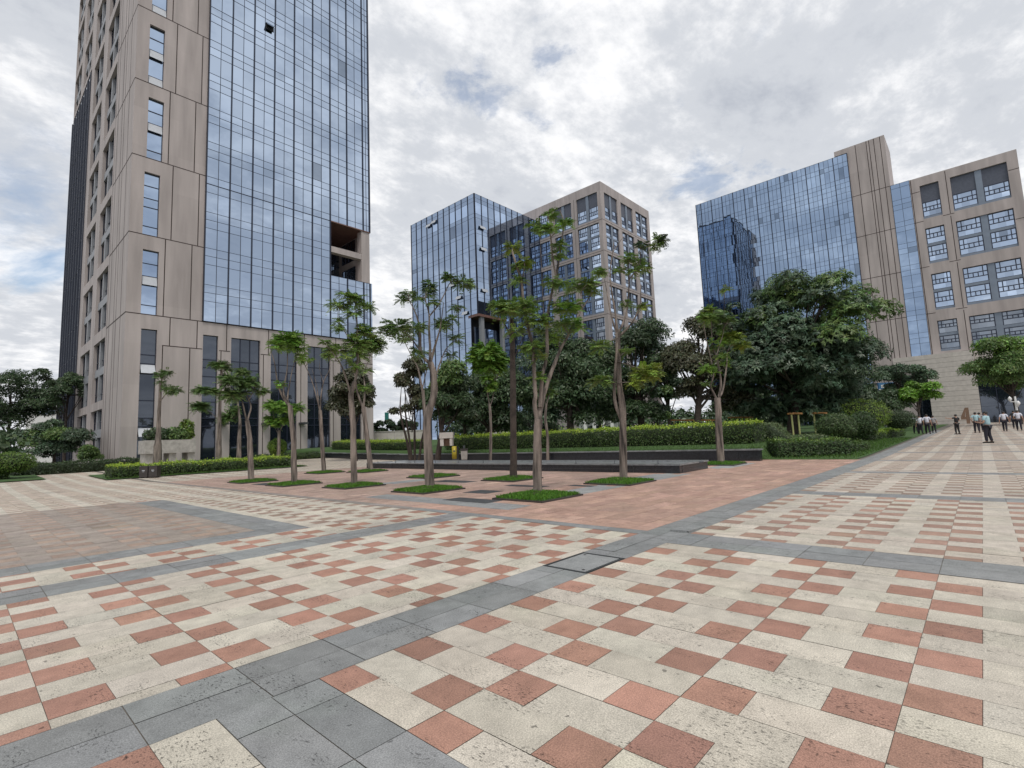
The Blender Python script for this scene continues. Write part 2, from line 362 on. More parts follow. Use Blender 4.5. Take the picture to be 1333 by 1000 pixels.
def hedge(name, path, w, h, label, group=None, top=(.33, .47, .05), side=(.06, .105, .022), dens=330, leaf=.075, zf=gz, cat='hedge', rnd=.12, z0=0.):
    """clipped hedge along a path (list of (u, v) centre points)"""
    P = np.array(path, float); seg = np.linalg.norm(np.diff(P, axis=0), axis=1); s = np.concatenate([[0], np.cumsum(seg)]); tot = s[-1]
    o0 = Vector((P[0][0], P[0][1], zf(*P[0])+z0)); core = MB(); fb = MB(); k = max(3, int(tot/.6)); ss = np.linspace(0, tot, k)
    c = np.stack([np.interp(ss, s, P[:, 0]), np.interp(ss, s, P[:, 1])], 1); tg = unit(np.gradient(c, axis=0)); nn = np.stack([-tg[:, 1], tg[:, 0]], 1)
    rings = []
    for i in range(k):
        z = zf(*c[i])+z0; hw = (w/2-.10)*(1 if 0 < i < k-1 else .9); hh = h-.10+.03*math.sin(i*1.7)
        rings.append([(*(c[i]+nn[i]*x), z+y) for x, y in ((-hw, -.05), (-hw, hh*.8), (-hw*.75, hh), (hw*.75, hh), (hw, hh*.8), (hw, -.05))])
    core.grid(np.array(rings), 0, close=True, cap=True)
    def leaves(n, sec):
        t = rng.uniform(0, tot, n); cc = np.stack([np.interp(t, s, P[:, 0]), np.interp(t, s, P[:, 1])], 1)
        i = np.clip((t/tot*(k-1)).astype(int), 0, k-1); nv = nn[i]; tv = tg[i]
        zb = np.array([zf(*q)+z0 for q in cc]); lump = .05*np.sin(t*2.3)+.035*np.sin(t*5.1+1)+rng.normal(0, .03, n)+np.where(rng.random(n) < .07, rng.uniform(.03, .16, n), 0)
        if sec == 'top':
            x = rng.uniform(-w/2, w/2, n); edge = np.clip((np.abs(x)/(w/2)-.8)/.2, 0, 1); z = zb+h+lump-edge**2*.12; nr = np.stack([nv[:, 0]*edge*np.sign(x), nv[:, 1]*edge*np.sign(x), np.ones(n)], 1)
        elif sec == 'end':
            e = rng.random(n) < .5; cc = np.where(e[:, None], P[0], P[-1]); tv = np.where(e[:, None], -tg[0], tg[-1]); nv = np.where(e[:, None], nn[0], nn[-1]); zb = np.where(e, zf(*P[0])+z0, zf(*P[-1])+z0)
            x = rng.uniform(-w/2, w/2, n); z = zb+rng.uniform(.02, 1, n)*h; nr = np.concatenate([tv, np.full((n, 1), .2)], 1); cc = cc+tv*rng.uniform(-.08, .06, n)[:, None]
        else:
            sg = np.where(rng.random(n) < .5, -1, 1); x = sg*(w/2+lump*.6); z = zb+rng.uniform(.02, 1, n)*h; nr = np.stack([nv[:, 0]*sg, nv[:, 1]*sg, np.full(n, .25)], 1)
        pos = np.concatenate([cc+nv*x[:, None], z[:, None]], 1); nr = unit(unit(nr)+rng.normal(0, .5, (n, 3))); ax = np.cross(nr, rng.normal(0, 1, (n, 3))); ax[:, 2] += .5
        basec = np.array(top) if sec == 'top' else np.array(side if side is not None else np.array(top)*.62)  # side leaves are older and darker, with their shade put into the colour
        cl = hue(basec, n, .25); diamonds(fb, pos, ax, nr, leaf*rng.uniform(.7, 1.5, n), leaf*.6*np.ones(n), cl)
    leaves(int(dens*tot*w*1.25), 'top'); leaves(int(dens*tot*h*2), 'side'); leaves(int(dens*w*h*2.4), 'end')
    root = empty(name, o0, label, cat, group)
    part(core, 'inner_branches', M['hcore'], root); part(fb, 'foliage', M['leaf'], root); return root
def bush(name, c, R, label, tone, group=None, n=3500, leaf=.10, cat='bush', inner=.86):
    c = Vector(c); root = empty(name, (c.x, c.y, gz(c.x, c.y)), label, cat, group)
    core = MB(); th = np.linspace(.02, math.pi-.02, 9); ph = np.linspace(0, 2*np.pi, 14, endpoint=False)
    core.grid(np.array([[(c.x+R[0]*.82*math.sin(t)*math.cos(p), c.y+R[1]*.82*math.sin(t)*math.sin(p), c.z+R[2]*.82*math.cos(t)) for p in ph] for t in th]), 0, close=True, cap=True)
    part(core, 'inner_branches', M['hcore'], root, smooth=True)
    fb = MB(); d = unit(rng.normal(0, 1, (n, 3))); lump = 1+.06*np.sin(d[:, 0]*7+1)*np.sin(d[:, 1]*6)+.05*np.sin(d[:, 2]*9+d[:, 0]*5)
    P = np.array(c)+d*np.array(R)*(rng.uniform(inner, 1.03, n)*lump)[:, None]; nr = unit(d+rng.normal(0, .5, (n, 3))); ax = np.cross(nr, rng.normal(0, 1, (n, 3))); ax[:, 2] += .4
    base = np.array(GREEN[tone] if isinstance(tone, str) else tone); diamonds(fb, P, ax, nr, leaf*rng.uniform(.7, 1.4, n), leaf*.5*np.ones(n), hue(base, n, .28))
    part(fb, 'foliage', M['leaf'], root); return root
# ------------------------------------------------------------------ ground and paving
def ground_sheet(name, us, vs, mat, dz=0., zf=gz):
    mb = MB(); mb.grid(np.array([[(u, v, zf(u, v)+dz) for v in vs] for u in us])); o = struct(mb, name, M[mat]); return o
ground_sheet('ground', [-900, -300, -60, 0, 28, 60, 112, 200, 400, 1200], [-900, -300, -60, 0, 32, 45, 60, 120, 300, 1200], 'dirt', -.03)
ground_sheet('plaza_base', [-14, 0, 14, 28, 50, 80, 112], [-14, 0, 16, 32, 40, 48], 'grout', -.006)
PALE, RED, GREY, SALM = np.array((.535, .49, .412)), np.array((.37, .206, .153)), np.array((.242, .249, .248)), np.array((.435, .282, .222))
BROWN, PPINK = np.array((.33, .245, .195)), np.array((.47, .40, .345))
pav = MB()
def tiles(rects, col, tone=.08, gap=.0016):
    """rects (n,4) u0,u1,v0,v1 laid as separate stone slabs with open joints"""
    r = np.asarray(rects, float)
    if not len(r): return
    r = r[(r[:, 1]-r[:, 0] > .02) & (r[:, 3]-r[:, 2] > .02)]
    u0, u1, v0, v1 = r[:, 0]+gap, r[:, 1]-gap, r[:, 2]+gap, r[:, 3]-gap
    g = np.vectorize(gz); z = rng.normal(0, .0006, len(r))
    q = np.stack([np.stack([u0, v0, g(u0, v0)+z], 1), np.stack([u1, v0, g(u1, v0)+z], 1), np.stack([u1, v1, g(u1, v1)+z], 1), np.stack([u0, v1, g(u0, v1)+z], 1)], 1)
    c = np.clip(np.asarray(col)*np.exp(rng.normal(0, tone, (len(r), 1)))*np.exp(rng.normal(0, tone*.12, (len(r), 3))), 0, .8); pav.quads(q, 0, c)
def clip(r, R):
    r = np.asarray(r, float).reshape(-1, 4); r = np.stack([np.maximum(r[:, 0], R[0]), np.minimum(r[:, 1], R[1]), np.maximum(r[:, 2], R[2]), np.minimum(r[:, 3], R[3])], 1)
    return r[(r[:, 1] > r[:, 0]) & (r[:, 3] > r[:, 2])]
S, D = .3035, .2985
def field_u(R, pale=PALE, red=RED):            # columns run along u, joints across v
    reds, pales = [], []
    for j in range(int(math.floor((R[2]-.4485)/(3*S)))-1, int((R[3]-.4485)/(3*S))+2):
        J = .4485+3*S*j
        for r in range(int((R[0]-2.736)/D)-2, int((R[1]-2.736)/D)+2):
            u = 2.736+r*D
            if r % 2 == 0: reds.append((u, u+D, J-S, J)); pales.append((u, u+D, J, J+2*S))
            else: reds.append((u, u+D, J, J+S)); pales.append((u, u+D, J-2*S, J))
    tiles(clip(reds, R), red, .09); tiles(clip(pales, R), pale, .06)
def field_v(R, pale=PALE, red=RED):            # columns run along v, joints across u
    reds, pales = [], []; D2 = .3133; S2 = .2985
    for j in range(int(math.floor((R[0]-.4195)/(3*S2)))-1, int((R[1]-.4195)/(3*S2))+2):
        J = .4195+3*S2*j
        for r in range(int((R[2]-4.235)/D2)-2, int((R[3]-4.235)/D2)+2):
            v = 4.235+r*D2
            if r % 2 == 0: reds.append((J-S2, J, v, v+D2)); pales.append((J, J+2*S2, v, v+D2))
            else: reds.append((J, J+S2, v, v+D2)); pales.append((J-2*S2, J, v, v+D2))
    tiles(clip(reds, R), red, .09); tiles(clip(pales, R), pale, .06)
def band_u(u0, u1, v0, v1, ph=.72, L=.602):
    m = (v0+v1)/2; r = []
    for k in range(int((u0-ph)/L)-1, int((u1-ph)/L)+2):
        for a, b in ((v0, m), (m, v1)): r.append((ph+k*L, ph+(k+1)*L, a, b))
    tiles(clip(r, (u0, u1, v0, v1)), GREY, .06, .0028)
def band_v(u0, u1, v0, v1, ph=.4485, L=.607):
    m = (u0+u1)/2; r = []
    for k in range(int((v0-ph)/L)-1, int((v1-ph)/L)+2):
        for a, b in ((u0, m), (m, u1)): r.append((a, b, ph+k*L, ph+(k+1)*L))
    tiles(clip(r, (u0, u1, v0, v1)), GREY, .06, .0028)
VE = -12.5
MAN = (4.52, 5.30, 3.20, 3.78)                 # the access cover set into the band
band_u(-13, MAN[0], 3.18, 3.785); band_u(MAN[1], 70, 3.18, 3.785)
field_u((-13, .42, VE, 3.18)); tiles([(.72, 1.02, 3.18-.6*(k+1), 3.18-.6*k) for k in range(26)], PALE, .06); tiles([(.42, .72, 3.18-.3*(k+1), 3.18-.3*k) for k in range(0, 52, 3)], RED, .1); tiles([(.42, .72, 3.18-.3*(k+3), 3.18-.3*(k+1)) for k in range(0, 50, 3)], PALE, .06); band_v(1.02, 1.6, VE, 3.18); field_u((1.6, 6.33, VE, 3.18)); band_v(6.33, 7.06, VE, 3.18)
c0 = 7.06
for k in range(1, 18):
    c = 6.69+5.9*k; w = .30
    f = min(1, k/2.); field_u((c0, c-w, VE, 3.18), PALE*(1-.5*f)+PPINK*.5*f, RED*(1-f)+BROWN*f); band_v(c-w, c+w, VE, 3.18); c0 = c+w
# left of the band
field_v((-13, 6.70, 3.785, 7.28)); band_u(-13, 6.70, 7.28, 7.93)
field_v((-13, 6.70, 7.93, 8.98)); band_u(-13, 4.36, 8.98, 9.62); band_v(3.66, 4.36, 9.62, 18.5, ph=9.0)
field_v((-13, 3.66, 9.62, 18.9), PPINK*.70, BROWN*1.05); field_v((3.66, 4.36, 18.5, 18.9)); field_v((4.36, 6.70, 8.98, 18.9), PALE, BROWN*.9+RED*.1)
field_v((-13, 6.70, 18.9, 47.5), PALE*.98, BROWN*1.2)
tiles([(6.70, 6.96, v, v+.6) for v in np.arange(3.785, 9.2, .6)], GREY, .06); tiles([(6.70, 6.96, v, v+.6) for v in np.arange(9.185, 30, .6)], GREY*.55+BROWN*.4, .06)
# salmon court with grey strips through the tree rows
sal, gry = [], []
for v in np.arange(3.785, 29.4, .3):
    off = .3*(int(round(v/.3)) % 2)
    for u in np.arange(6.96-.6+off, 25.2, .6): sal.append((u, u+.6, v, v+.3))
SAL = (6.96, 25.1, 3.785, 29.4); STR = [(7.55, 8.25, 7.0, 29.4), (10.6, 12.4, 7.0, 29.4)]; STR = [(7.6, 8.35, 7.2, 29.4)]
CUT = [(10.3, 12.5, 7.5, 8.2), (14.2, 16.8, 7.4, 8.6), (10.3, 12.5, 15.6, 16.4), (19.4, 22.3, 7.0, 7.9)]
SAL2 = np.array((.40, .285, .235)); tiles(clip(sal, (6.96, 7.6, 3.785, 9.6)), SALM, .09); tiles(clip(sal, (6.96, 7.6, 9.6, 29.4)), SAL2, .09); tiles(clip(sal, (7.6, 8.35, 3.785, 7.2)), SALM, .09)
def minus(r, cuts):
    out = np.asarray(r, float)
    for c in cuts:
        m = ((out[:, 0]+out[:, 1])/2 > c[0]) & ((out[:, 0]+out[:, 1])/2 < c[1]) & ((out[:, 2]+out[:, 3])/2 > c[2]) & ((out[:, 2]+out[:, 3])/2 < c[3]); gry.append(out[m]); out = out[~m]
    return out
tiles(minus(clip(sal, (8.35, 25.1, 3.785, 9.0)), CUT), SALM, .09); tiles(minus(clip(sal, (8.35, 25.1, 9.0, 12.6)), CUT), SALM*.45+SAL2*.55, .09); tiles(minus(clip(sal, (8.35, 25.1, 12.6, 29.4)), CUT), SAL2, .09); tiles(np.concatenate(gry), GREY*1.25, .08)
SAL2 = np.array((.40, .285, .235))
band_v(7.6, 8.35, 7.2, 12.6); tiles(clip(sal, (7.6, 8.35, 12.6, 29.4)), SAL2, .09)
field_v((6.96, 24.0, 29.4, 47.5), PALE*.95, BROWN)
struct(pav, 'plaza_paving', M['paving'])
# access cover and a lifted slab in the grey band
def cover(u0, u1, v0, v1, label, name='access_cover'):
    r = empty(name, ((u0+u1)/2, (v0+v1)/2, 0), label, 'access cover'); mb = MB(); t = .03
    for a in ((u0, u1, v0, v0+t), (u0, u1, v1-t, v1), (u0, u0+t, v0+t, v1-t), (u1-t, u1, v0+t, v1-t)): mb.box(*a, -.03, .004)
    part(mb, 'frame', M['steel'], r); mb = MB(); mb.box(u0+t+.012, u1-t-.012, v0+t+.012, v1-t-.012, -.03, .002, col=GREY*1.05); part(mb, 'lid', M['paving'], r)
    for x, y in ((u0+.1, v0+.1), (u1-.1, v1-.1)): mb = MB(); lathe(mb, [(.018, 0), (.018, .0045)], (x, y, 0), 10); part(mb, 'lifting_hole', M['rubber'], r)
    return r
cover(*MAN, 'square access cover with dark frame in the grey band')
mb = MB(); mb.hexa([(7.06, 3.2, -.02), (7.62, 3.2, -.02), (7.62, 3.48, -.02), (7.06, 3.48, -.02), (7.06, 3.2, .035), (7.62, 3.2, .012), (7.62, 3.48, .012), (7.06, 3.48, .03)], col=GREY)
tag(mb.build('loose_paver', M['paving']), 'grey paver lifted out of level where the two grey bands meet', 'paver')
for k, (u, v, a, b, lb) in enumerate(((8.42, 9.15, .55, 1.5, 'dark flat patch set between salmon pavers in front of the nearest turf square'), (9.9, 10.3, .7, .9, 'dark flat patch behind the nearest turf square'), (11.6, 10.2, .35, 1.5, 'long narrow dark patch between the front tree row and the second row'), (12.0, 13.9, .6, 1.7, 'dark patch left of the dark trunked tree'), (8.5, 21.3, .6, 1.6, 'dark patch in the court near the umbrella crowned tree'), (12.2, 8.6, .35, .8, 'small dark patch beside the turf square of the bare tall tree'))):
    mb = MB(); mb.box(u-a/2, u+a/2, v-b/2, v+b/2, -.03, .005, col=(.055, .058, .062)); tag(mb.build('dark_patch', M['paving']), lb, 'slab', 'dark patches in the salmon court')  # flat dark boxes laid barely proud of the paving
# ------------------------------------------------------------------ building helpers
class Face:
    def __init__(s, o, sd, n): s.o = np.array(o, float); s.s = np.array(sd, float); s.n = np.array(n, float)
    def P(s, a, z, d=0.): return s.o+s.s*a+s.n*d+np.array([0, 0, z])
    def box(s, mb, a0, a1, z0, z1, d0, d1, mi=0, col=None):
        mb.hexa([s.P(a0, z0, d0), s.P(a1, z0, d0), s.P(a1, z0, d1), s.P(a0, z0, d1), s.P(a0, z1, d0), s.P(a1, z1, d0), s.P(a1, z1, d1), s.P(a0, z1, d1)], mi, col)
    def quad(s, mb, a0, a1, z0, z1, d=0., mi=0, col=None): mb.quads([[s.P(a0, z0, d), s.P(a1, z0, d), s.P(a1, z1, d), s.P(a0, z1, d)]], mi, col)
def wall(mb, F, a0, a1, z0, z1, op, depth=.4, mi=0):
    A = sorted({a0, a1, *[q for o in op for q in o[:2]]}); Z = sorted({z0, z1, *[q for o in op for q in o[2:4]]})
    A = [x for x in A if a0 <= x <= a1]; Z = [x for x in Z if z0 <= x <= z1]
    for i in range(len(A)-1):
        for j in range(len(Z)-1):
            x, y = (A[i]+A[i+1])/2, (Z[j]+Z[j+1])/2
            if not any(o[0] < x < o[1] and o[2] < y < o[3] for o in op): F.quad(mb, A[i], A[i+1], Z[j], Z[j+1], 0, mi)
    for o in op:
        b0, b1, y0, y1 = o[:4]; p = F.P
        mb.quads([[p(b0, y0), p(b0, y1), p(b0, y1, -depth), p(b0, y0, -depth)], [p(b1, y0), p(b1, y1), p(b1, y1, -depth), p(b1, y0, -depth)], [p(b0, y0), p(b1, y0), p(b1, y0, -depth), p(b0, y0, -depth)], [p(b0, y1), p(b1, y1), p(b1, y1, -depth), p(b0, y1, -depth)]], mi)
def joints(mb, F, segs, w=.09):
    for a, b, z, y in segs:
        if a == b: F.box(mb, a-w/2, a+w/2, z, y, -.02, .006)
        else: F.box(mb, a, b, z-w/2, z+w/2, -.02, .008)
def curtain(glass, bars, F, A, Zs, fine=1, skip=None, d=.12, jit=.0016, tone=.045, mw=.10, md=.12, dark=0.007, sky_tint=None):
    """glazing panels between mullion lines A (with fine secondary mullions) and transom lines Zs; each panel sits a hair out of true"""
    for i in range(len(A)-1):
        sub_ = np.linspace(A[i], A[i+1], fine+1)
        for k in range(fine):
            for j in range(len(Zs)-1):
                x, y = (sub_[k]+sub_[k+1])/2, (Zs[j]+Zs[j+1])/2
                if skip and skip(x, y): continue
                e = rng.normal(0, jit, 4); t = 1+rng.normal(0, tone)
                if rng.random() < dark: t *= .62
                if sky_tint: t *= sky_tint(x, y)
                glass.quads([[F.P(sub_[k], Zs[j], d+e[0]), F.P(sub_[k+1], Zs[j], d+e[1]), F.P(sub_[k+1], Zs[j+1], d+e[2]), F.P(sub_[k], Zs[j+1], d+e[3])]], 0, (np.array([t, t, t])))
    zz = list(Zs)
    def spans(test):
        out = []; st = None
        for j in range(len(zz)-1):
            okk = test((zz[j]+zz[j+1])/2)
            if okk and st is None: st = zz[j]
            if not okk and st is not None: out.append((st, zz[j])); st = None
        if st is not None: out.append((st, zz[-1]))
        return out
    for i, a in enumerate(A):
        for z0, z1 in spans(lambda y: not (skip and skip(a+.05, y) and skip(a-.05, y))): F.box(bars, a-mw/2, a+mw/2, z0, z1, d-.05, d+md)
        if i < len(A)-1 and fine > 1:
            for q in np.linspace(a, A[i+1], fine+1)[1:-1]:
                for z0, z1 in spans(lambda y: not (skip and skip(q, y))): F.box(bars, q-.024, q+.024, z0, z1, d-.03, d+.03)
    for z in zz:
        st = None
        for i in range(len(A)-1):
            x = (A[i]+A[i+1])/2
            if not (skip and skip(x, z-.01) and skip(x, z+.01)): F.box(bars, A[i]+mw/2, A[i+1]-mw/2, z-.017, z+.017, d-.03, d+.025)
def window(root, F, a0, a1, z0, z1, vs, hs, d=-.32, frame='navy', gl='gl_dark', fw=.07, tone=1., extra=None, cols=None):
    fb, gb = MB(), MB(); A = sorted([a0, a1, *vs]); Z = sorted([z0, z1, *hs])
    for a in A: F.box(fb, max(a-fw/2, a0), min(a+fw/2, a1), z0, z1, d, d+.09)
    for z in Z:
        for i in range(len(A)-1): F.box(fb, A[i]+fw/2, A[i+1]-fw/2, max(z-fw/2, z0), min(z+fw/2, z1), d, d+.08)
    for i in range(len(A)-1):
        for j in range(len(Z)-1):
            e = rng.normal(0, .004, 4); t = tone*(1+rng.normal(0, .08)); gb.quads([[F.P(A[i], Z[j], d+.03+e[0]), F.P(A[i+1], Z[j], d+.03+e[1]), F.P(A[i+1], Z[j+1], d+.03+e[2]), F.P(A[i], Z[j+1], d+.03+e[3])]], 0, (t, t, t))
    w = part(fb, 'window', M[frame], root); sub(gb, 'pane', M[gl], w, root)
    if extra:
        for mb, nm, mt in extra: sub(mb, nm, M[mt], w, root)
    return w
# ------------------------------------------------------------------ tower on the left
U0, V0, ZB = 10.07, 57.42, 14.55
Z = lambda k: ZB+7.8*k
tower = empty('office_tower', (U0, V0, gz(U0, V0)), 'tall beige and blue glass office tower on the left', 'building', 'office buildings round the plaza')
FF = Face((U0, V0, 0), (1, 0, 0), (0, -1, 0)); FL = Face((U0, V0, 0), (0, 1, 0), (-1, 0, 0)); FR = Face((U0+25.8, V0, 0), (0, 1, 0), (1, 0, 0)); FB = Face((U0, V0+43.6, 0), (1, 0, 0), (0, 1, 0))
H_T = 75.6
op_front, op_left = [], []
pod = [(1.25, 2.52, 0.45, 13.15), (6.45, 7.85, .45, 13.2), (9.1, 12.05, .45, 13.2), (13.2, 16.15, .45, 13.2), (17.4, 20.25, .45, 13.2), (21.55, 24.4, .45, 13.2)]
blk = []
for k in range(8):
    a = (1.15, 2.45) if k % 2 == 0 else (1.05, 2.33); z = Z(k); blk.append((*a, z+.05, min(z+6.35, H_T-1)))
op_front = pod+blk
left_cols = [(9.3, 15.8), (18.4, 25.0)]
for k in range(-2, 8):
    for c in left_cols:
        z = Z(k) if k > -2 else 0; 
        if k == -2: op_left.append((*c, 1.2, 6.2))
        else: op_left.append((*c, z+.35, min(z+7.0, H_T-1.2)))
for k in range(5, 8):
    for c in ((28.3, 34.5), (37.0, 43.5)): op_left.append((*c, Z(k)+(.35 if k > 5 else 1.3), min(Z(k)+7.0, H_T-1.2)))
mb = MB()
wall(mb, FF, 0, 6.3, ZB, H_T, blk, .45); wall(mb, FF, 0, 26.1, 0, ZB, pod, .5)
wall(mb, FL, 0, 27.4, 0, H_T, [o for o in op_left if o[1] < 27], .45); wall(mb, FL, 27.4, 43.6, Z(5)+.6, H_T, [o for o in op_left if o[0] > 27], .45)
FR.quad(mb, 0, 43.6, 0, 14.5, .3); FR.quad(mb, 0, 6, 14.5, 22.4); FB.quad(mb, 0, 25.8, 0, H_T)
mb.quads([[(U0, V0, H_T), (U0+6.3, V0, H_T), (U0+6.3, V0+43.6, H_T), (U0, V0+43.6, H_T)]])
mb.quads([[(U0+6.3, V0-.13, H_T), (U0+25.8, V0-.13, H_T), (U0+25.8, V0+43.6, H_T), (U0+6.3, V0+43.6, H_T)]])
mb.quads([[(U0, V0, ZB), (U0+26.1, V0, ZB), (U0+26.1, V0+43.6, ZB-.01), (U0, V0+43.6, ZB-.01)], [(U0+26.1, V0, 0), (U0+26.1, V0+43.6, 0), (U0+26.1, V0+43.6, ZB), (U0+26.1, V0, ZB)]])
part(mb, 'wall', M['wall'], tower)
jb = MB(); sg = [(0, 26.1, ZB, ZB)]
for k in range(8):
    z = Z(k); z1 = min(z+7.8, H_T); sg.append((0, 6.3, z1, z1))
    for a in ((2.95, 5.25) if k % 2 == 0 else (3.4, 5.75)): sg.append((a, a, z+.05, z1-.05))
for a in (3.55, 5.9, 8.65, 12.93, 17.0, 20.96): sg.append((a, a, 11.75, ZB-.05))
for a, b in ((2.95, 6.4), (7.95, 9.0), (12.1, 13.15), (16.2, 17.3), (20.3, 21.5), (24.5, 26.1)): sg.append((a, b, 11.7, 11.7))
for a in (3.0, 5.3, 8.14, 12.4, 16.6, 20.6, 24.7): sg.append((a, a, .4, 11.65))
joints(jb, FF, sg, .085)
sg = [(0, 8.9, Z(k), Z(k)) for k in range(0, 8)]
for a in (2.25, 4.3, 5.4, 7.55, 8.7): sg.append((a, a, .4, H_T-.3))
joints(jb, FL, sg, .13); part(jb, 'panel_joints', M['joint'], tower)
for i, (a, b, z0, z1) in enumerate(blk):
    hs = [z for z in (z0+.9, z0+2.85, z0+3.75, z0+5.0) if z < z1-.3]; ex = None
    if i in (0, 2, 3, 4):
        ex = []; dz = [(2.85, 3.7)] if i in (0, 2) else [(0.03, .85), (2.85, 3.7)]
        for q0, q1 in dz: sb = MB(); ex.append((sb, 'opened_sash', 'pale')); sb.hexa([FF.P(a+.06, z0+q0, -.02), FF.P(b-.06, z0+q0, -.02), FF.P(b-.06, z0+q0, -.07), FF.P(a+.06, z0+q0, -.07), FF.P(a+.06, z0+q1, -.22), FF.P(b-.06, z0+q1, -.22), FF.P(b-.06, z0+q1, -.27), FF.P(a+.06, z0+q1, -.27)])  # sash painted pale for the sky its glass would mirror
    window(tower, FF, a, b, z0, z1, [], hs, gl='gl_mid', extra=ex)
for i, (a, b, z0, z1) in enumerate(pod):
    n = 1 if b-a < 2 else 3; ex = None
    vs = list(np.linspace(a, b, n+1)[1:-1])
    if i == 0:
        ex = []
        for q0, q1 in ((8.9, 9.75), (2.95, 3.75)): sb = MB(); ex.append((sb, 'opened_sash', 'pale')); sb.hexa([FF.P(a+.06, q0, .25), FF.P(b-.06, q0, .25), FF.P(b-.06, q0, .2), FF.P(a+.06, q0, .2), FF.P(a+.06, q1, -.22), FF.P(b-.06, q1, -.22), FF.P(b-.06, q1, -.27), FF.P(a+.06, q1, -.27)])
    window(tower, FF, a, b, z0, z1, vs, [3.9, 4.7, 6.35, 8.95, 9.85, 10.7], gl='gl_pod', extra=ex, fw=.09)
for (a, b, z0, z1) in op_left:
    zs = (z0+z1)/2; sb = MB(); FL.box(sb, a, b, zs-.42, zs+.42, -.40, -.2); m = a+(b-a)*.58
    for q in (m,): FL.box(sb, q-.28, q+.28, z0, zs-.42, -.40, -.17); FL.box(sb, q-.28, q+.28, zs+.42, z1, -.40, -.17)
    window(tower, FL, a, b, z0, z1, [a+(b-a)*.2, a+(b-a)*.4, a+(b-a)*.8], [z0+.9, zs+1.3], d=-.42, gl='gl_dark', extra=[(sb, 'spandrel', 'slate')])
g, b_ = MB(), MB(); A = [6.35+2.31*i for i in range(9)]+[25.75]
Zs = [ZB+.05]
for k in range(16):
    for q in (2.15, 3.05, 3.9):
        z = ZB+3.9*k+q
        if z < H_T: Zs.append(z)
OP = (20.2, 25.75, 22.4, 29.35); Zs = sorted(set([round(z, 3) for z in Zs]+[29.35]))
curtain(g, b_, FF, A, Zs, 2, skip=lambda x, y: x > OP[0]+.01 and OP[2] < y < OP[3])
FF.quad(g, 25.75, 26.05, ZB, 22.4, .12); A2 = [0, 2.3, 4.6, 6.0]
curtain(g, b_, FR, list(np.arange(0, 43.8, 2.29)), Zs, 1, skip=lambda x, y: x < 8 and OP[2] < y < OP[3], d=.05)
cw = part(g, 'curtain_wall', M['gl_tower'], tower); sub(b_, 'mullions', M['navy'], cw, tower)
# one opened vent in the curtain wall
mb = MB(); FF.box(mb, 12.2, 13.1, 50.55, 51.3, .13, .15); vt = part(mb, 'open_vent', M['dark'], tower)
mb = MB(); mb.hexa([FF.P(12.2, 50.7, .75), FF.P(13.1, 50.7, .75), FF.P(13.1, 50.7, .7), FF.P(12.2, 50.7, .7), FF.P(12.2, 51.35, .2), FF.P(13.1, 51.35, .2), FF.P(13.1, 51.35, .15), FF.P(12.2, 51.35, .15)]); sub(mb, 'sash', M['gl_dark'], vt, tower)
g, b_ = MB(), MB(); curtain(g, b_, FL, list(np.linspace(27.5, 43.6, 8)), [.4]+[ZB+3.9*k for k in range(-3, 11)], 1, mw=.14, md=.13, d=.02, tone=.05)
cw = part(g, 'side_curtain_wall', M['gl_dark'], tower); sub(b_, 'fins', M['fin'], cw, tower)
# open sky terrace two storeys high
mb = MB(); a0, a1, z0, z1 = OP; dp = 7.0
mb.quads([[FF.P(a0, z0, -dp), FF.P(a1, z0, -dp), FF.P(a1, z0, .1), FF.P(a0, z0, .1)]]); mb.quads([[FF.P(a0, z0, 0), FF.P(a0, z0, -dp), FF.P(a0, z1, -dp), FF.P(a0, z1, 0)]])
ter = part(mb, 'terrace', M['wall'], tower)
mb = MB(); FF.box(mb, a0, a1+.06, z1-.12, z1+.02, -dp, .2); sub(mb, 'soffit', M['soffit'], ter, tower)
mb = MB(); FF.box(mb, a0, a1, z0, z1-.13, -dp-.2, -dp, col=(1, 1, 1)); sub(mb, 'back_glazing', M['gl_dark'], ter, tower)
for q_, bx in (('column', (24.55, a1, z0, z1-.13, -.9, .1)), ('beam', (a0, 24.54, 25.4, 26.15, -.7, .05)), ('side_wall', (a1-.5, a1-.1, z0, z1-.13, -dp+.01, -1.5))):
    mb = MB(); FF.box(mb, *bx); sub(mb, q_, M['wall'], ter, tower)
for q0, q1 in ((22.9, 25.3), (26.3, 29.0)):
    mb = MB(); FF.box(mb, a1-.53, a1-.505, q0, q1, -6.0, -2.6); sub(mb, 'side_window', M['gl_tower'], ter, tower); mb = MB()
    for d_ in np.linspace(-6.0, -2.6, 5): FF.box(mb, a1-.56, a1-.532, q0, q1, d_-.05, d_+.05)
    for z_ in (q0, q0+.8, q0+1.5, q1): FF.box(mb, a1-.56, a1-.533, z_-.05, z_+.05, -6, -2.6)
    sub(mb, 'side_window_bars', M['navy'], ter, tower)
mb = MB()
for a in np.arange(a0+.4, a1-.5, 1.0): FF.box(mb, a-.06, a+.06, z0, z1-.2, -dp+.01, -dp+.1)
for z in (23.3, 24.6, 26.3, 27.1, 28.3): FF.box(mb, a0, a1-.4, z-.05, z+.05, -dp+.02, -dp+.09)
sub(mb, 'terrace_mullions', M['navy'], ter, tower)
mb = MB()
for a in (8.4, 12.6, 16.7): mb = MB(); FF.box(mb, a-.35, a+.35, 4.0, 4.2, .01, .95); part(mb, 'light_bracket', M['steel'], tower)
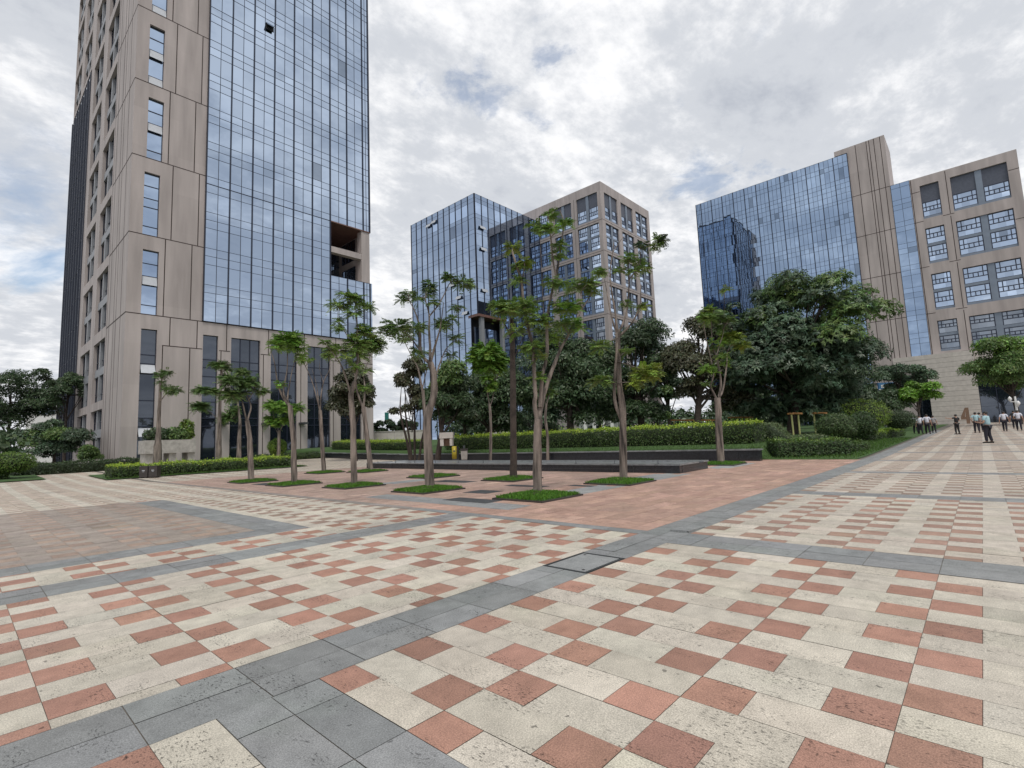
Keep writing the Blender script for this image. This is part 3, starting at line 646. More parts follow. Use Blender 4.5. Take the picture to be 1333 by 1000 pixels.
# ------------------------------------------------------------------ building on the right with the numeral in front
UR = 108.; KR = UR/110.
right = empty('office_block', (UR, 5, gz(UR, 5)), 'wide office block with stone base on the right, numeral 4 in front', 'building', 'office buildings round the plaza')
R1 = Face((UR, 0, 0), (0, 1, 0), (-1, 0, 0))
zr = lambda z: CAM_H+(z-CAM_H)*KR
RB = [zr(x) for x in (12.45, 19.45, 27.45, 35.42, 43.2)]; VR = lambda v: v*KR
mb = MB(); jb = MB(); ops = []
rows = []
for k in range(4):
    zb, zt = RB[k], RB[k+1]; zl, zh = zb+(.45 if k < 3 else .35), zt-(1.35 if k < 3 else 1.5)
    ops += [(1.40, 3.85, zl, zh), (-6.75, -.05, zl, zh)]; rows.append((k, zl, zh))
wall(mb, R1, -8.0, 5.1, RB[0], RB[4], ops, .5)
R1.quad(mb, 7.7, 13.35, 0, zr(52.85)); R1.quad(mb, 13.35, 15.3, zr(51.9), zr(52.85), 0)
Rs = Face((UR, 7.7, 0), (1, 0, 0), (0, -1, 0)); Rs.quad(mb, 0, 8, RB[4]-.2, zr(52.85)); Rs.quad(mb, 8, 16, RB[4]-.2, zr(52.85)-.9, -.6); Rs.quad(mb, 16, 22, RB[4]-.2, zr(52.85)-2.5, -1.2)
mb.quads([[(UR, 7.7, zr(52.85)), (UR+8, 7.7, zr(52.85)), (UR+8, 15.3, zr(52.85)), (UR, 15.3, zr(52.85))], [(UR, 15.3, zr(45)), (UR+20, 15.3, zr(45)), (UR+20, 15.3, zr(52.85)), (UR, 15.3, zr(52.85))], [(UR+8, 7.7, 40), (UR+8, 15.3, 40), (UR+8, 15.3, zr(52.85)), (UR+8, 7.7, zr(52.85))]])
mb.quads([[(UR, -8, RB[4]), (UR+24, -8, RB[4]), (UR+24, 7.7, RB[4]), (UR, 7.7, RB[4])], [(UR, -8, 0), (UR+24, -8, 0), (UR+24, -8, RB[4]), (UR, -8, RB[4])]])
part(mb, 'wall', M['wall'], right)
sg = []
for k in range(5): sg.append((7.7, 13.35, RB[k], RB[k])) if k else None
for a in (8.35, 9.25, 9.95, 10.35, 12.0): sg.append((a, a, RB[0], zr(52.8)))
for k in range(4):
    sg += [(3.9, 5.1, RB[k+1]-.0, RB[k+1]) if k < 3 else (3.9, 5.1, RB[3]+5.2, RB[3]+5.2), (-.03, 1.38, RB[k]+.1, RB[k]+.1), (0.45, .45, RB[k]+.2, RB[k+1]-.2), (4.95, 4.95, RB[k], RB[k+1]), (-8, -6.8, RB[k]+4.6, RB[k]+4.6)]
joints(jb, R1, sg, .10); part(jb, 'panel_joints', M['joint'], right)
def office_window(F, root, a, b, z0, z1, kind, gl='gl_mid', fr='frame', d=-.4):
    """one opening, two storeys: louvre or glazed upper row, clear lower row, translucent panels under each"""
    zm = (z0+z1)/2; n = 2 if b-a > 4.5 else 1; pier = .8 if n == 2 else 0; bays = [(a, b)] if n == 1 else [(a, (a+b-pier)/2), ((a+b+pier)/2, b)]
    fb, gb, pb, lb = MB(), MB(), MB(), MB()
    if n == 2: F.box(pb, bays[0][1], bays[1][0], z0, z1, d-.02, d+.22)
    F.box(pb, a, b, z0, z0+.35, d-.02, d+.16) if kind != 'plain' else None
    for (p, q) in bays:
        for r, (y0, y1) in enumerate(((z0, zm-.0), (zm, z1))):
            if kind == 'louvre' and r == 1:
                F.box(lb, p, q, y0-.0, y1, d, d+.06); continue
            F.box(pb, p, q, y0+.001, y0+.42, d-.02, d+.12)
            w = y0+.42; f0 = w+.92; fw = .125 
            hs = [w, f0, f0+(y1-f0)*.42, y1]; vs = [p+(q-p)*t for t in (0, .2, .4, .6, .8, 1)]
            for y in hs: F.box(fb, p, q, y-(fw/2 if y < y1 else fw), y+(fw/2 if y < y1 else 0), d+.02, d+.10)
            for i, x in enumerate(vs):
                lo, hi = (w, y1) if i in (0, 5) else ((f0, y1) if i in (1, 4) else (f0, f0+(y1-f0)*.42) if r >= 0 else (f0, y1))
                x0, x1 = (x, x+fw) if i == 0 else ((x-fw, x) if i == 5 else (x-fw/2, x+fw/2)); F.box(fb, x0, x1, lo, hi, d+.015, d+.11)
            for i in range(3):
                for (h0, h1) in ((w, f0), (f0, y1)):
                    x0, x1 = p+(q-p)*i/3, p+(q-p)*(i+1)/3; e = rng.normal(0, .003, 4); t = 1+rng.normal(0, .12); t *= (1.15 if h1 == f0 else 1.05)
                    gb.quads([[F.P(x0, h0, d+.03+e[0]), F.P(x1, h0, d+.03+e[1]), F.P(x1, h1, d+.03+e[2]), F.P(x0, h1, d+.03+e[3])]], 0, (t, t, t))
    w_ = part(fb, 'window', M[fr], root); sub(gb, 'pane', M[gl], w_, root)
    if pb.ok(): sub(pb, 'spandrel', M['grey'], w_, root)
    if lb.ok(): sub(lb, 'louvre', M['louver'], w_, root)
for k, zl, zh in rows:
    for a, b in ((1.40, 3.85), (-6.75, -.05)): office_window(R1, right, a, b, zl, zh, 'louvre' if k == 3 else 'row', gl='gl_tower' if k else 'gl_dark')
g, b_ = MB(), MB(); A = [13.35+2.27*i for i in range(13)]+[41.65]
FL0 = [RB[0]+3.92*k for k in range(0, 9)]; Zs = []
for z in FL0+[RB[4], RB[4]+3.9, ]:
    for q in (0, 2.15, 3.05): Zs.append(round(z+q, 2))
GT = zr(51.75); Zs = sorted({z for z in Zs if 5 < z < GT-.3})+[GT]; Zs = [0.8]+Zs
Zs = [Zs[0]]+[Zs[i] for i in range(1, len(Zs)) if Zs[i]-Zs[i-1] > .35]
curtain(g, b_, R1, A, Zs, 3, d=.1, mw=.12, dark=.012)
curtain(g, b_, R1, [5.12, 6.4, 7.68], [RB[0]]+[RB[0]+3.9*i+q for i in range(8) for q in ((0, 2.15, 3.05) if i else (2.15, 3.05))][:-1]+[RB[4]], 1, d=.03, mw=.05, md=.04)
cw = part(g, 'curtain_wall', M['gl_blue'], right); sub(b_, 'mullions', M['navy'], cw, right)
mb = MB(); mb.box(UR+.3, UR+24, 13.4, 41.6, 0, GT-.05); mb.box(UR+.6, UR+24, -7.9, 13.3, 0, RB[4]-.1); part(mb, 'core', M['dark'], right)
mb = MB(); q0 = zr(10.6)
mb.box(UR-1.2, UR+.6, 0, 5.9, 0, RB[0]); mb.box(UR-1.19, UR+.6, 5.9, 10.15, q0, RB[0]-.003); py = part(mb, 'stone_pylon', M['stone'], right)
jb = MB(); RP = Face((UR-1.2, 0, 0), (0, 1, 0), (-1, 0, 0))
for i, z in enumerate(np.arange(.6, RB[0]-.2, .78)):
    RP.box(jb, 0, 5.9 if z < q0 else 10.1, z-.018, z+.018, -.01, .004)
sub(jb, 'stone_courses', M['grout'], py, right)
for vs_, zs_ in (([-8, -6, -4, -2, -.02], [.8, 3.4, 6, 9, RB[0]-.02]), ([5.92, 8, 10.2, 13.3], [.8, 4, 8, min(q0, 11)])):
    g, b_ = MB(), MB(); curtain(g, b_, R1, vs_, zs_, 1, d=-.53, mw=.1, md=.1); cw = part(g, 'lobby_glazing', M['gl_pod'], right); sub(b_, 'lobby_frames', M['navy'], cw, right)
mb = MB(); R1.box(mb, -8.01, -.03, zr(10.5), RB[0]-.01, -.6, .02); R1.box(mb, 10.2, 13.35, 8.6, RB[0]-.02, -.6, -.02); part(mb, 'lintel', M['stone'], right)
# ------------------------------------------------------------------ pair of blocks in the middle distance
U2, V2, U1, V1 = 106.35, 64.56, 81.97, 84.9
mid = empty('office_block', (U2, V2, gz(U2, V2)), 'distant office block of grey glass box and beige window grid, centre', 'building', 'office buildings round the plaza')
ML = Face((U2, V2, 0), (0, 1, 0), (-1, 0, 0)); MR = Face((U2, V2, 0), (1, 0, 0), (0, -1, 0)); HT = 64.8
zt = [62.4-8.05*k for k in range(8)]
lops = [(1.1, 7.5), (9.2, 14.9), (16.7, 20.2)]; rops = [(1.5, 7.8), (9.6, 15.8), (17.5, 24.1)]
mb = MB(); wall(mb, ML, 0, 20.4, 0, HT, [(a, b, z-7.0, z) for a, b in lops for z in zt if z > 8], .5); wall(mb, MR, 0, 25.4, 0, HT, [(a, b, z-7.0, z) for a, b in rops for z in zt if z > 8], .5)
mb.quads([[(U2, V2, HT), (U2+25.4, V2, HT), (U2+25.4, V2+40, HT), (U2, V2+40, HT)]]); Mn = Face((U2+25.4, V2, 0), (0, 1, 0), (1, 0, 0)); Mn.quad(mb, 0, 40, 0, HT); ML.quad(mb, 20.4, 40, 58, HT)
part(mb, 'wall', M['wall'], mid)
jb = MB(); joints(jb, ML, [(0, 20.4, z-7.5, z-7.5) for z in zt]+[(8.3, 8.3, 8, HT-2)], .1); joints(jb, MR, [(0, 25.4, z-7.5, z-7.5) for z in zt], .1); part(jb, 'panel_joints', M['joint'], mid)
for z in zt:
    if z < 20: continue
    for a, b in lops: office_window(ML, mid, a, b, z-7.0, z, 'louvre' if z > 60 and a < 16 else 'row', gl='gl_tower' if z > 36 else 'gl_dark')
    for a, b in rops: office_window(MR, mid, a, b, z-7.0, z, 'louvre' if z > 60 and a < 16 else 'row', gl='gl_tower')
GL = Face((U1, V1, 0), (0, 1, 0), (-1, 0, 0)); GR = Face((U1, V1, 0), (1, 0, 0), (0, -1, 0)); HG = 60.75
g, b_ = MB(), MB(); Zs = [0.8]+[z for z in np.arange(4.4, HG-1, 3.95)]+[HG]; Zs = sorted(set(list(Zs)+[z-1.0 for z in Zs[2:-1]]))
rec = lambda x, y: x < 9.4 and y < 30.6
curtain(g, b_, GL, list(np.linspace(0, 25.2, 12)), Zs, 1, d=.1, mw=.15, md=.12, skip=lambda x, y: x < 1.4 and y < 30.6, sky_tint=lambda x, y: 1.42 if 55.5 < y < 59 and 2 < x < 17 and (x*7.3+y) % 1.3 < 1.0 else 1)  # top storey panes lightened: sky seen through them put into the glass colour
curtain(g, b_, GR, list(np.linspace(0, U2-U1, 12)), Zs, 1, d=.1, mw=.15, md=.12, skip=rec, sky_tint=lambda x, y: 1.4 if 55.5 < y < 59 and (x*5.1+y) % 1.3 < .9 else 1)  # same see-through sky painted as paler panes on this side
g.quads([[(U1, V1, HG-.2), (U2, V1, HG-.2), (U2, V1+25.2, HG-.2), (U1, V1+25.2, HG-.2)]]); cw = part(g, 'curtain_wall', M['gl_mid'], mid); sub(b_, 'mullions', M['navy'], cw, mid)
mb = MB(); mb.box(U1+.4, U2, V1+3.2, V1+25, 0, HG-.3); mb.box(U1+9.6, U2, V1+.3, V1+3.2, 0, HG-.35); mb.box(U1+.4, U1+9.6, V1+.3, V1+3.2, 31, HG-.4); part(mb, 'core', M['dark'], mid)
mb = MB(); GR.box(mb, -.2, 9.5, 30.4, 31.0, -3.2, .3); part(mb, 'soffit', M['soffit'], mid)
for a in (1.5, 8.6): mb = MB(); GR.box(mb, a-.5, a+.5, 0, 30.4, -.9, -.05); part(mb, 'column', M['slate'], mid)
g, b_ = MB(), MB(); curtain(g, b_, GR, [0, 2.3, 4.6, 6.9, 9.4], [z for z in Zs if z < 31], 1, d=-1.5); cw = part(g, 'recessed_glazing', M['gl_mid'], mid); sub(b_, 'recess_mullions', M['navy'], cw, mid)
for k, (a, z, F) in enumerate(((2.2, 52.2, GR), (2.3, 46.8, GR), (2.2, 36.5, GR), (8.6, 39.5, GL), (6.3, 35.8, GL), (4.2, 31.5, GL), (17.4, 57.7, GL), (15.2, 58.0, GL))):
    mb = MB(); mb.hexa([F.P(a-.95, z, .62), F.P(a+.95, z, .62), F.P(a+.95, z, .57), F.P(a-.95, z, .57), F.P(a-.95, z+.8, .3), F.P(a+.95, z+.8, .3), F.P(a+.95, z+.8, .25), F.P(a-.95, z+.8, .25)]); part(mb, 'opened_sash', M['pale'], mid)  # sky reflection given to these sashes as a pale colour
# ------------------------------------------------------------------ lawns, wall, basin
def ss(x): x = min(max(x, 0), 1); return x*x*(3-2*x)
def lz(u, v): return gz(u, v)+.04+(ss((v-7.4)/.9) if u > 25.2 else 1.)*(.42+.28*ss((u-24.2)/3))
ground_sheet('lawn', [24.32, 24.7, 25.1], [7.42]+list(np.arange(9, 50.1, 2)), 'turf', 0, lz)
ground_sheet('lawn', [25.09]+list(np.arange(25.1, 60, 1.2))+list(np.arange(60, 106, 5)), [3.95, 4.6, 5.3, 6, 6.5, 7, 7.4, 7.6, 7.8, 8, 8.3]+list(np.arange(10, 130, 6)), 'turf', .0, lambda u, v: -.05 if u < 25.095 else (lz(u+.2, v) if v > 4 else gz(u, v)+.02))
ground_sheet('lawn', [5.6, 6.4, 9, 12, 16.8], [34.9, 36, 38, 41], 'turf', .05)
ground_sheet('lawn', [-16, -8, 0, 3.6], [39.5, 44, 52, 70], 'turf', .05)
ground_sheet('lawn', [9, 16, 24, 24.3], [47.5, 52, 57.3], 'turf', .05)
# short grass blades on the nearest lawn edges
gb = MB()
def blades(mb, n, fn, h, col):
    P, zz = fn(n); az = rng.uniform(0, 2*np.pi, n); d = np.stack([np.cos(az), np.sin(az), np.zeros(n)], 1); hh = h*rng.uniform(.5, 1.3, n)
    b = np.concatenate([P, zz[:, None]], 1); lean = rng.normal(0, .35, (n, 2))*hh[:, None]; t = b+np.concatenate([lean, hh[:, None]], 1)
    w = .006+h*.09; mb.quads(np.stack([b-d*w, b+d*w, t+d*w*.25, t-d*w*.25], 1), 0, hue(col, n, .3))
def strip(u0, u1, v0, v1, zf): return lambda n: (lambda P: (P, np.array([zf(*p) for p in P])))(np.stack([rng.uniform(u0, u1, n), rng.uniform(v0, v1, n)], 1))
blades(gb, 9000, strip(25.2, 48, 4.0, 8.5, lz), .09, (.07, .14, .025)); blades(gb, 5000, strip(24.35, 26.2, 7.5, 33, lz), .08, (.05, .10, .018)); blades(gb, 3500, strip(5.7, 16.7, 35, 36, lambda u, v: gz(u, v)+.05), .07, (.06, .12, .02))
o = gb.build('grass', M['grass']); o['kind'] = 'stuff'; o['label'] = 'short grass along the lawn edges'
wl = empty('planter_wall', (24.1, 28, 0), 'long low black granite wall holding back the lawn and hedge', 'wall')
mb = MB()
for i, v in enumerate(np.arange(7.35, 49, .9)): mb.box(23.98, 24.3, v+.003, min(v+.897, 49), -.1, gz(24, v)+.47)
part(mb, 'facing', M['granite'], wl); mb = MB()
for v in np.arange(7.3, 49, 1.8): mb.box(23.93, 24.34, v+.003, min(v+1.797, 49.05), gz(24, v)+.472, gz(24, v)+.53)
part(mb, 'coping', M['granite_top'], wl)
bs = empty('granite_basin', (18, 17.7, 0), 'low raised basin of polished black granite across the court', 'basin')
mb = MB(); B0, B1, W0, W1 = 16.88, 19.3, 7.8, 27.6
for v in np.arange(W0, W1-.1, .9):
    for z0, z1 in ((0, .125), (.129, .265)): mb.box(B0, B0+.2, v+.008, min(v+.892, W1), z0, z1)
for u in np.arange(B0+.203, B1-.1, .7):
    for z0, z1 in ((0, .125), (.129, .265)): mb.box(u, min(u+.694, B1), W0, W0+.2, z0, z1); mb.box(u, min(u+.694, B1), W1-.2, W1, z0, z1)
mb.box(B1-.2, B1-.006, W0+.21, W1-.21, 0, .265); part(mb, 'facing', M['granite'], bs)
mb = MB(); mb.box(B0+.02, B1-.01, W0+.02, W1-.02, -.02, .262); part(mb, 'mortar', M['concrete'], bs)
mb = MB()
for v in np.arange(W0-.03, W1-.1, .9): mb.box(B0-.03, B0+.42, v+.002, min(v+.898, W1+.03), .268, .32); mb.box(B1-.42, B1+.03, v+.002, min(v+.898, W1+.03), .268, .32)
for u in (B0+.425, B0+1.0): mb.box(u, u+.57, W0-.03, W0+.42, .268, .32); mb.box(u, u+.57, W1-.42, W1+.03, .268, .32)
mb.box(B0+.42, B1-.42, W0+.42, W1-.42, .05, .285); part(mb, 'coping', M['granite_top'], bs)
mb = MB()
for v in np.arange(W0+.9, W1-.5, 1.8): lathe(mb, [(.02, 0), (.035, .02), (.012, .03), (.012, .10), (.02, .11), (.0, .115)], (B0+.22, v, .32), 8)
part(mb, 'water_nozzles', M['steel'], bs)
# ------------------------------------------------------------------ turf squares of the tree court
SQ = [((9.5, 8.0), 'nearest turf square, under the many stemmed tree nearest the camera'), ((13.35, 8.05), 'turf square under the tall tree with bare curved top branches'), ((13.2, 12.25), 'turf square round the straight dark trunk'),
      ((9.5, 12.2), 'turf square under the spreading tree right of the twin trees'), ((9.35, 16.1), 'turf square under the front one of the twin leaning trees'), ((8.9, 19.7), 'turf square under the umbrella crowned tree'),
      ((8.85, 23.6), 'turf square under the leafy tree before the clipped hedge'), ((13.4, 26.0), 'turf square under the almost leafless forked tree'), ((14.6, 23.8), 'turf square under the rear one of the twin leaning trees'),
      ((13.2, 16.6), 'turf square behind the spreading tree, close to the basin'), ((21.6, 8.15), 'turf square past the end of the black basin')]
for (u, v), lb in SQ:
    root = empty('turf_square', (u, v, 0), lb, 'turf', 'turf squares under the court trees'); mb = MB(); k = 15; h = .74
    for e_ in ((u-.775, u+.775, v-.775, v-.745), (u-.775, u+.775, v+.745, v+.775), (u-.775, u-.745, v-.7445, v+.7445), (u+.745, u+.775, v-.7445, v+.7445)): mb.box(*e_, -.05, .04)
    part(mb, 'edging', M['binbrown'], root); mb = MB()
    xs = np.linspace(-h, h, k)
    def tz(x, y): e = max(abs(x), abs(y))/h; r = math.hypot(x, y); return .06*(1-.45*max(0, (e-.9)/.1)**2)+.06*math.exp(-(r/.33)**2)+.008*math.sin(9*x+u*3)*math.cos(8*y+v)
    mb.grid(np.array([[(u+x, v+y, tz(x, y) if max(abs(x), abs(y)) < h-.01 else -.01) for y in xs] for x in xs])); part(mb, 'sod', M['turf'], root); mb = MB(); ang = np.linspace(0, 2*np.pi, 20, endpoint=False); mb.grid(np.array([[(u+r_*(1+.18*math.sin(3*a_+u))*math.cos(a_), v+r_*(1+.18*math.sin(2*a_+v))*math.sin(a_), z_) for a_ in ang] for r_, z_ in ((.30, .085), (.22, .118), (.02, .15))]), 0, close=True); part(mb, 'bare_soil', M['soil'], root)
    mb = MB(); n = 5200 if u < 10 and v < 14 else 3000
    blades(mb, n, lambda n: (lambda P: (P+np.array([u, v]), np.array([tz(*p) for p in P])))(rng.uniform(-h+.01, h-.01, (n, 2))), .05, (.085, .20, .022)); gp = part(mb, 'grass_blades', M['grass'], root)
# ------------------------------------------------------------------ hedges and bushes
zw = lambda u, v: .70+.02*max(0, v-32)
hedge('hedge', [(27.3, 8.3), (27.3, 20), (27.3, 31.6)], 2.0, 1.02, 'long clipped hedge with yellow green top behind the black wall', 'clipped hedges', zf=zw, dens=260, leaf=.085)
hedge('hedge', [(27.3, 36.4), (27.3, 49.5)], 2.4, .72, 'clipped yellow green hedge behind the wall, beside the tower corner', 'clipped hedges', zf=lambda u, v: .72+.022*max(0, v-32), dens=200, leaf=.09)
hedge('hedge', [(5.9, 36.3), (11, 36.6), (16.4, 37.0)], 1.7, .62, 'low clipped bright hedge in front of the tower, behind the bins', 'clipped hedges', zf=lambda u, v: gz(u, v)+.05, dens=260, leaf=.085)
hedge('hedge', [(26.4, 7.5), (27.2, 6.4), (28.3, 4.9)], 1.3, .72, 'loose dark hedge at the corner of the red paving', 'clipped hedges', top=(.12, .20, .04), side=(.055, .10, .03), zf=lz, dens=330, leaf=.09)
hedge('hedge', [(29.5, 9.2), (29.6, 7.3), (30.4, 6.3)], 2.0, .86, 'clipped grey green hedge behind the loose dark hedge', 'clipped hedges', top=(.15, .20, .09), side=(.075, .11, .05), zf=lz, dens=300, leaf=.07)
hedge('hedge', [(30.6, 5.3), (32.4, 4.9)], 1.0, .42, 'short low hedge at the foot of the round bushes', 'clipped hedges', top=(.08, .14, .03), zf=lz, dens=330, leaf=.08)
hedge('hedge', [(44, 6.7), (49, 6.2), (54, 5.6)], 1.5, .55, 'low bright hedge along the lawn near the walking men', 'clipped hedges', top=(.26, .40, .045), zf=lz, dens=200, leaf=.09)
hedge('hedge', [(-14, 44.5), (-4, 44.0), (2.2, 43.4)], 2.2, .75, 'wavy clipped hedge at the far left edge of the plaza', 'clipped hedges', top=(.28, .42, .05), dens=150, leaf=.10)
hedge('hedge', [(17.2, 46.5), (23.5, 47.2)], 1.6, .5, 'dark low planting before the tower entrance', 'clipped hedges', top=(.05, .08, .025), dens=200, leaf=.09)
def atr(px, py, u): return atu(px, py, u)
for px, py, u, R, tn, lb in ((1088, 556, 31.5, (1.0, .95, .68), (.07, .115, .038), 'dark round clipped bush, largest beside the walkway lawn'), (1123, 553.5, 35.0, (.72, .7, .72), (.055, .095, .035), 'dark clipped bush just behind the largest round bush'), (1120, 541, 44, (1.9, 1.8, 1.15), (.17, .26, .04), 'big yellow green rounded shrub behind the dark clipped bushes'), (1170, 546.5, 50, (1.15, 1.1, .72), (.055, .09, .038), 'dark ball shaped bush nearest the walking men')):
    c = atu(px, py, u); bush('round_bush', c, R, lb, tn, 'round bushes', n=5200 if u < 45 else 4200, leaf=.10)
for px, py, v, R, tn, lb in ((14, 603, 42.5, (1.15, 1.1, .62), (.10, .17, .03), 'round clipped bush at the far left edge'), (361, 582, 44, (.75, .75, .68), (.15, .25, .03), 'bright round bush under the small tree by the tower entrance')):
    c = atv(px, py, v); bush('round_bush', c, R, lb, tn, 'round bushes', n=3200, leaf=.10)
# ------------------------------------------------------------------ foreground trees
TG = 'trees of the paved court'
px_tree('court_tree', 12.6, [(700, 638), (699.4, 590), (700, 560), (701, 546)], [.118, .105, .10, .10], [
  (.07, .035, -.5, (700.5, 552), (696, 528), (697, 516), (696, 500), (695, 470), (694, 450), (688, 430), (682, 400), (679, 368), (673, 348), (667, 328)),
  (.022, .012, -.6, (679, 370), (683, 346)),
  (.085, .022, .9, (701, 548), (705, 526), (709, 510), (718, 484), (730, 454), (740, 436), (758, 402), (768, 386)),
  (.06, .018, .3, (703, 530), (706, 490), (712, 462), (712, 422), (716, 392), (724, 358), (729, 330), (732, 308), (734, 290), (729, 274)),
  (.035, .012, -.2, (724, 362), (720, 340), (717, 310), (713, 294), (714, 274)), (.02, .01, -.1, (717, 309), (732, 294)), (.022, .012, .8, (757, 402), (756, 382))],
  [(689, 410, 15, 9), (690, 421, 12, 8), (718, 368, 12, 9), (733, 368, 14, 8), (744, 374, 10, 6), (764, 370, 18, 8), (738, 404, 17, 11, 'bright'), (732, 422, 16, 10), (754, 428, 10, 8, 'bright'), (710, 416, 10, 10), (726, 336, 9, 12), (728, 320, 7, 6), (696, 295, 10, 7), (716, 280, 8, 7), (706, 300, 8, 5), (694, 450, 14, 8), (700, 466, 10, 7), (667, 323, 7, 7, 'yellow'), (682, 340, 6, 3, 'yellow'), (748, 396, 9, 6), (705, 432, 12, 8), (722, 440, 10, 7, 'bright'), (690, 395, 12, 7), (746, 420, 10, 7, 'bright'), (672, 432, 12, 7), (728, 398, 12, 7), (772, 380, 9, 5), (684, 455, 9, 6)],
  'nearest tree, three grey stems rising from a scarred trunk', TG, L=.34, dens=1.0, base_z=.1, extra=.2)
px_tree('court_tree', 15.54, [(811.7, 620), (811, 563), (810, 528), (806, 500), (804.7, 465), (804, 433)], [.115, .11, .10, .085, .08, .075], [
  (.045, .01, .6, (804, 436), (797.7, 419), (792.4, 395), (789, 374), (785.5, 360)), (.045, .012, -.5, (804, 434), (801, 409), (796, 377), (794, 356), (797.7, 328), (799.4, 314)),
  (.05, .015, .3, (804, 435), (811.7, 419), (817, 398), (818.7, 363), (817, 349)), (.03, .012, -.4, (818.7, 364), (827.4, 353), (833.7, 339), (834, 323), (848.4, 320), (860.6, 313)),
  (.045, .015, -.7, (804, 440), (822, 421), (832.7, 398), (834.4, 370)), (.06, .05, -.15, (809, 548), (801, 525), (799.5, 500), (802, 470), (803.5, 440)), (.015, .006, .3, (797, 330), (812, 308), (826, 302))],
  [(818.7, 337, 12, 8), (839.7, 348, 10, 6), (860.6, 313, 9, 6, 'dark'), (853.6, 321, 6, 4), (782, 356, 6, 7), (815, 458, 8, 5), (782, 452.6, 14, 7), (782, 496, 15, 7), (839, 485, 22, 9, 'yellow'), (828, 498, 12, 6, 'yellow'), (852, 489, 10, 5, 'yellow'), (806, 352, 7, 4)],
  'tall tree with bare curved branches at the top and a yellow green tuft low right', TG, L=.36, dens=1.1, extra=.3, base_z=.1)
px_tree('court_tree', 18.0, [(668.6, 620), (668.4, 590), (668, 510), (667, 450), (666, 415)], [.14, .12, .105, .09, .06], [(.03, .01, .4, (667, 470), (674, 455), (680, 440), (684, 425)), (.05, .01, -.4, (666, 440), (656, 420), (650, 408)), (.035, .03, -.12, (671, 505), (670, 485), (667.5, 455))],
  [(660, 404, 18, 10), (645, 400, 12, 7), (680, 409, 11, 7), (672, 396, 12, 7), (655, 396, 10, 6)], 'straight tree with very dark brown trunk and flat green top', TG, bark='bark_dark', L=.4, dens=1.1, base_z=.1)
px_tree('court_tree', 15.34, [(559.5, 632), (557, 580), (556.5, 544), (564, 517), (565, 490), (560, 472)], [.145, .13, .125, .105, .10, .09], [
  (.065, .014, -.4, (560, 474), (548.4, 460), (546.6, 430), (541.5, 409), (532.5, 391)), (.06, .012, .3, (560, 472), (560, 455), (558.6, 430), (558.6, 409), (553.5, 388), (558.6, 373)),
  (.03, .012, .7, (558.6, 412), (570, 398), (579, 382), (586.5, 368), (600, 366)), (.055, .012, -.5, (561, 470), (567, 448), (573, 427), (577.5, 394)), (.04, .012, .8, (566, 496), (570, 481), (579, 457), (586, 449)), (.03, .012, .5, (548, 458), (537, 443), (528, 434), (520, 430)), (.018, .006, .8, (575, 424), (589, 414), (600, 405))],
  [(517, 427, 22, 12), (500, 432, 10, 7), (540, 429, 12, 8), (531, 382, 11, 7), (544, 389, 11, 9), (558.6, 371, 10, 9), (583.5, 361, 8, 5), (604.5, 370, 16, 9), (576, 422, 11, 7), (594, 442, 12, 10), (588, 463, 6, 4), (543, 464, 8, 6), (524, 390, 7, 4)], 'spreading tree with curved trunk and scattered dark leaf tufts', TG, L=.36, dens=1.1, tone='mid', base_z=.1)
px_tree('court_tree', 21.2, [(557, 616), (555.5, 570), (552.6, 538), (550.5, 508)], [.10, .085, .075, .065], [(.055, .015, -.3, (550.5, 512), (544.5, 481), (537, 466), (526.5, 445)), (.03, .01, .4, (550, 505), (556, 480), (560, 462))], [(527, 441, 12, 7), (541, 456, 9, 6), (557, 459, 8, 5)], 'slender grey tree half hidden behind the spreading tree', TG, L=.36, tone='mid', base_z=.1)
px_tree('court_tree', 17.78, [(461, 627), (460, 580), (460, 559), (458, 532), (457, 513), (462, 497)], [.12, .105, .10, .095, .09, .08], [(.045, .012, -.5, (457, 514), (447.4, 483.5), (439, 467), (426, 451)), (.05, .012, .2, (462, 498), (466, 473), (463.6, 459), (455.5, 443), (447.4, 429.5), (440, 418)), (.05, .012, .6, (465, 480), (466, 455), (465, 424), (463.6, 405), (461, 390))],
  [(459.6, 390, 15, 9), (440, 398, 13, 8), (461, 408, 12, 8), (480, 400, 11, 6), (439, 418.6, 8, 7), (476, 433.5, 15, 9), (463.6, 448, 15, 8), (438, 456.5, 14, 8), (450, 464.6, 8, 5), (470, 396, 9, 6), (448, 384, 9, 5)], 'front one of the twin trees, with two tiers of feathery leaves', TG, L=.48, dens=1.05, base_z=.1)
px_tree('court_tree', 26.9, [(482.6, 614.6), (476.6, 559), (473, 529.5)], [.135, .12, .11], [(.07, .02, -.4, (473, 532), (465, 510), (462, 490), (455, 470)), (.07, .02, .4, (473, 531), (475, 510), (473, 486), (467.7, 467)), (.03, .012, .8, (473, 490), (480, 468), (486, 452))], [(483, 446, 17, 10), (492, 455, 9, 6), (468, 462, 12, 7), (497, 448, 7, 6)], 'rear one of the twin trees, leaning trunk behind the front twin', TG, L=.55, dens=1.05, base_z=.1)
px_tree('court_tree', 27.4, [(421.6, 613.5), (419, 573), (416.8, 534)], [.125, .105, .09], [(.05, .012, -.5, (416.6, 536), (413, 520), (406, 496), (397.6, 477), (393, 469)), (.05, .012, .5, (416.8, 534), (418, 515), (421.6, 496), (428.8, 481.6), (430, 470)), (.035, .012, .3, (415, 525), (413, 508), (410.8, 496), (406, 480)), (.02, .008, -.3, (421, 498), (416, 480), (417, 466))], [(404.8, 469.6, 6, 4), (427, 462, 10, 6), (394, 468, 5, 3)], 'almost leafless forked tree between the umbrella tree and the twins', TG, L=.5, base_z=.1, extra=.12)
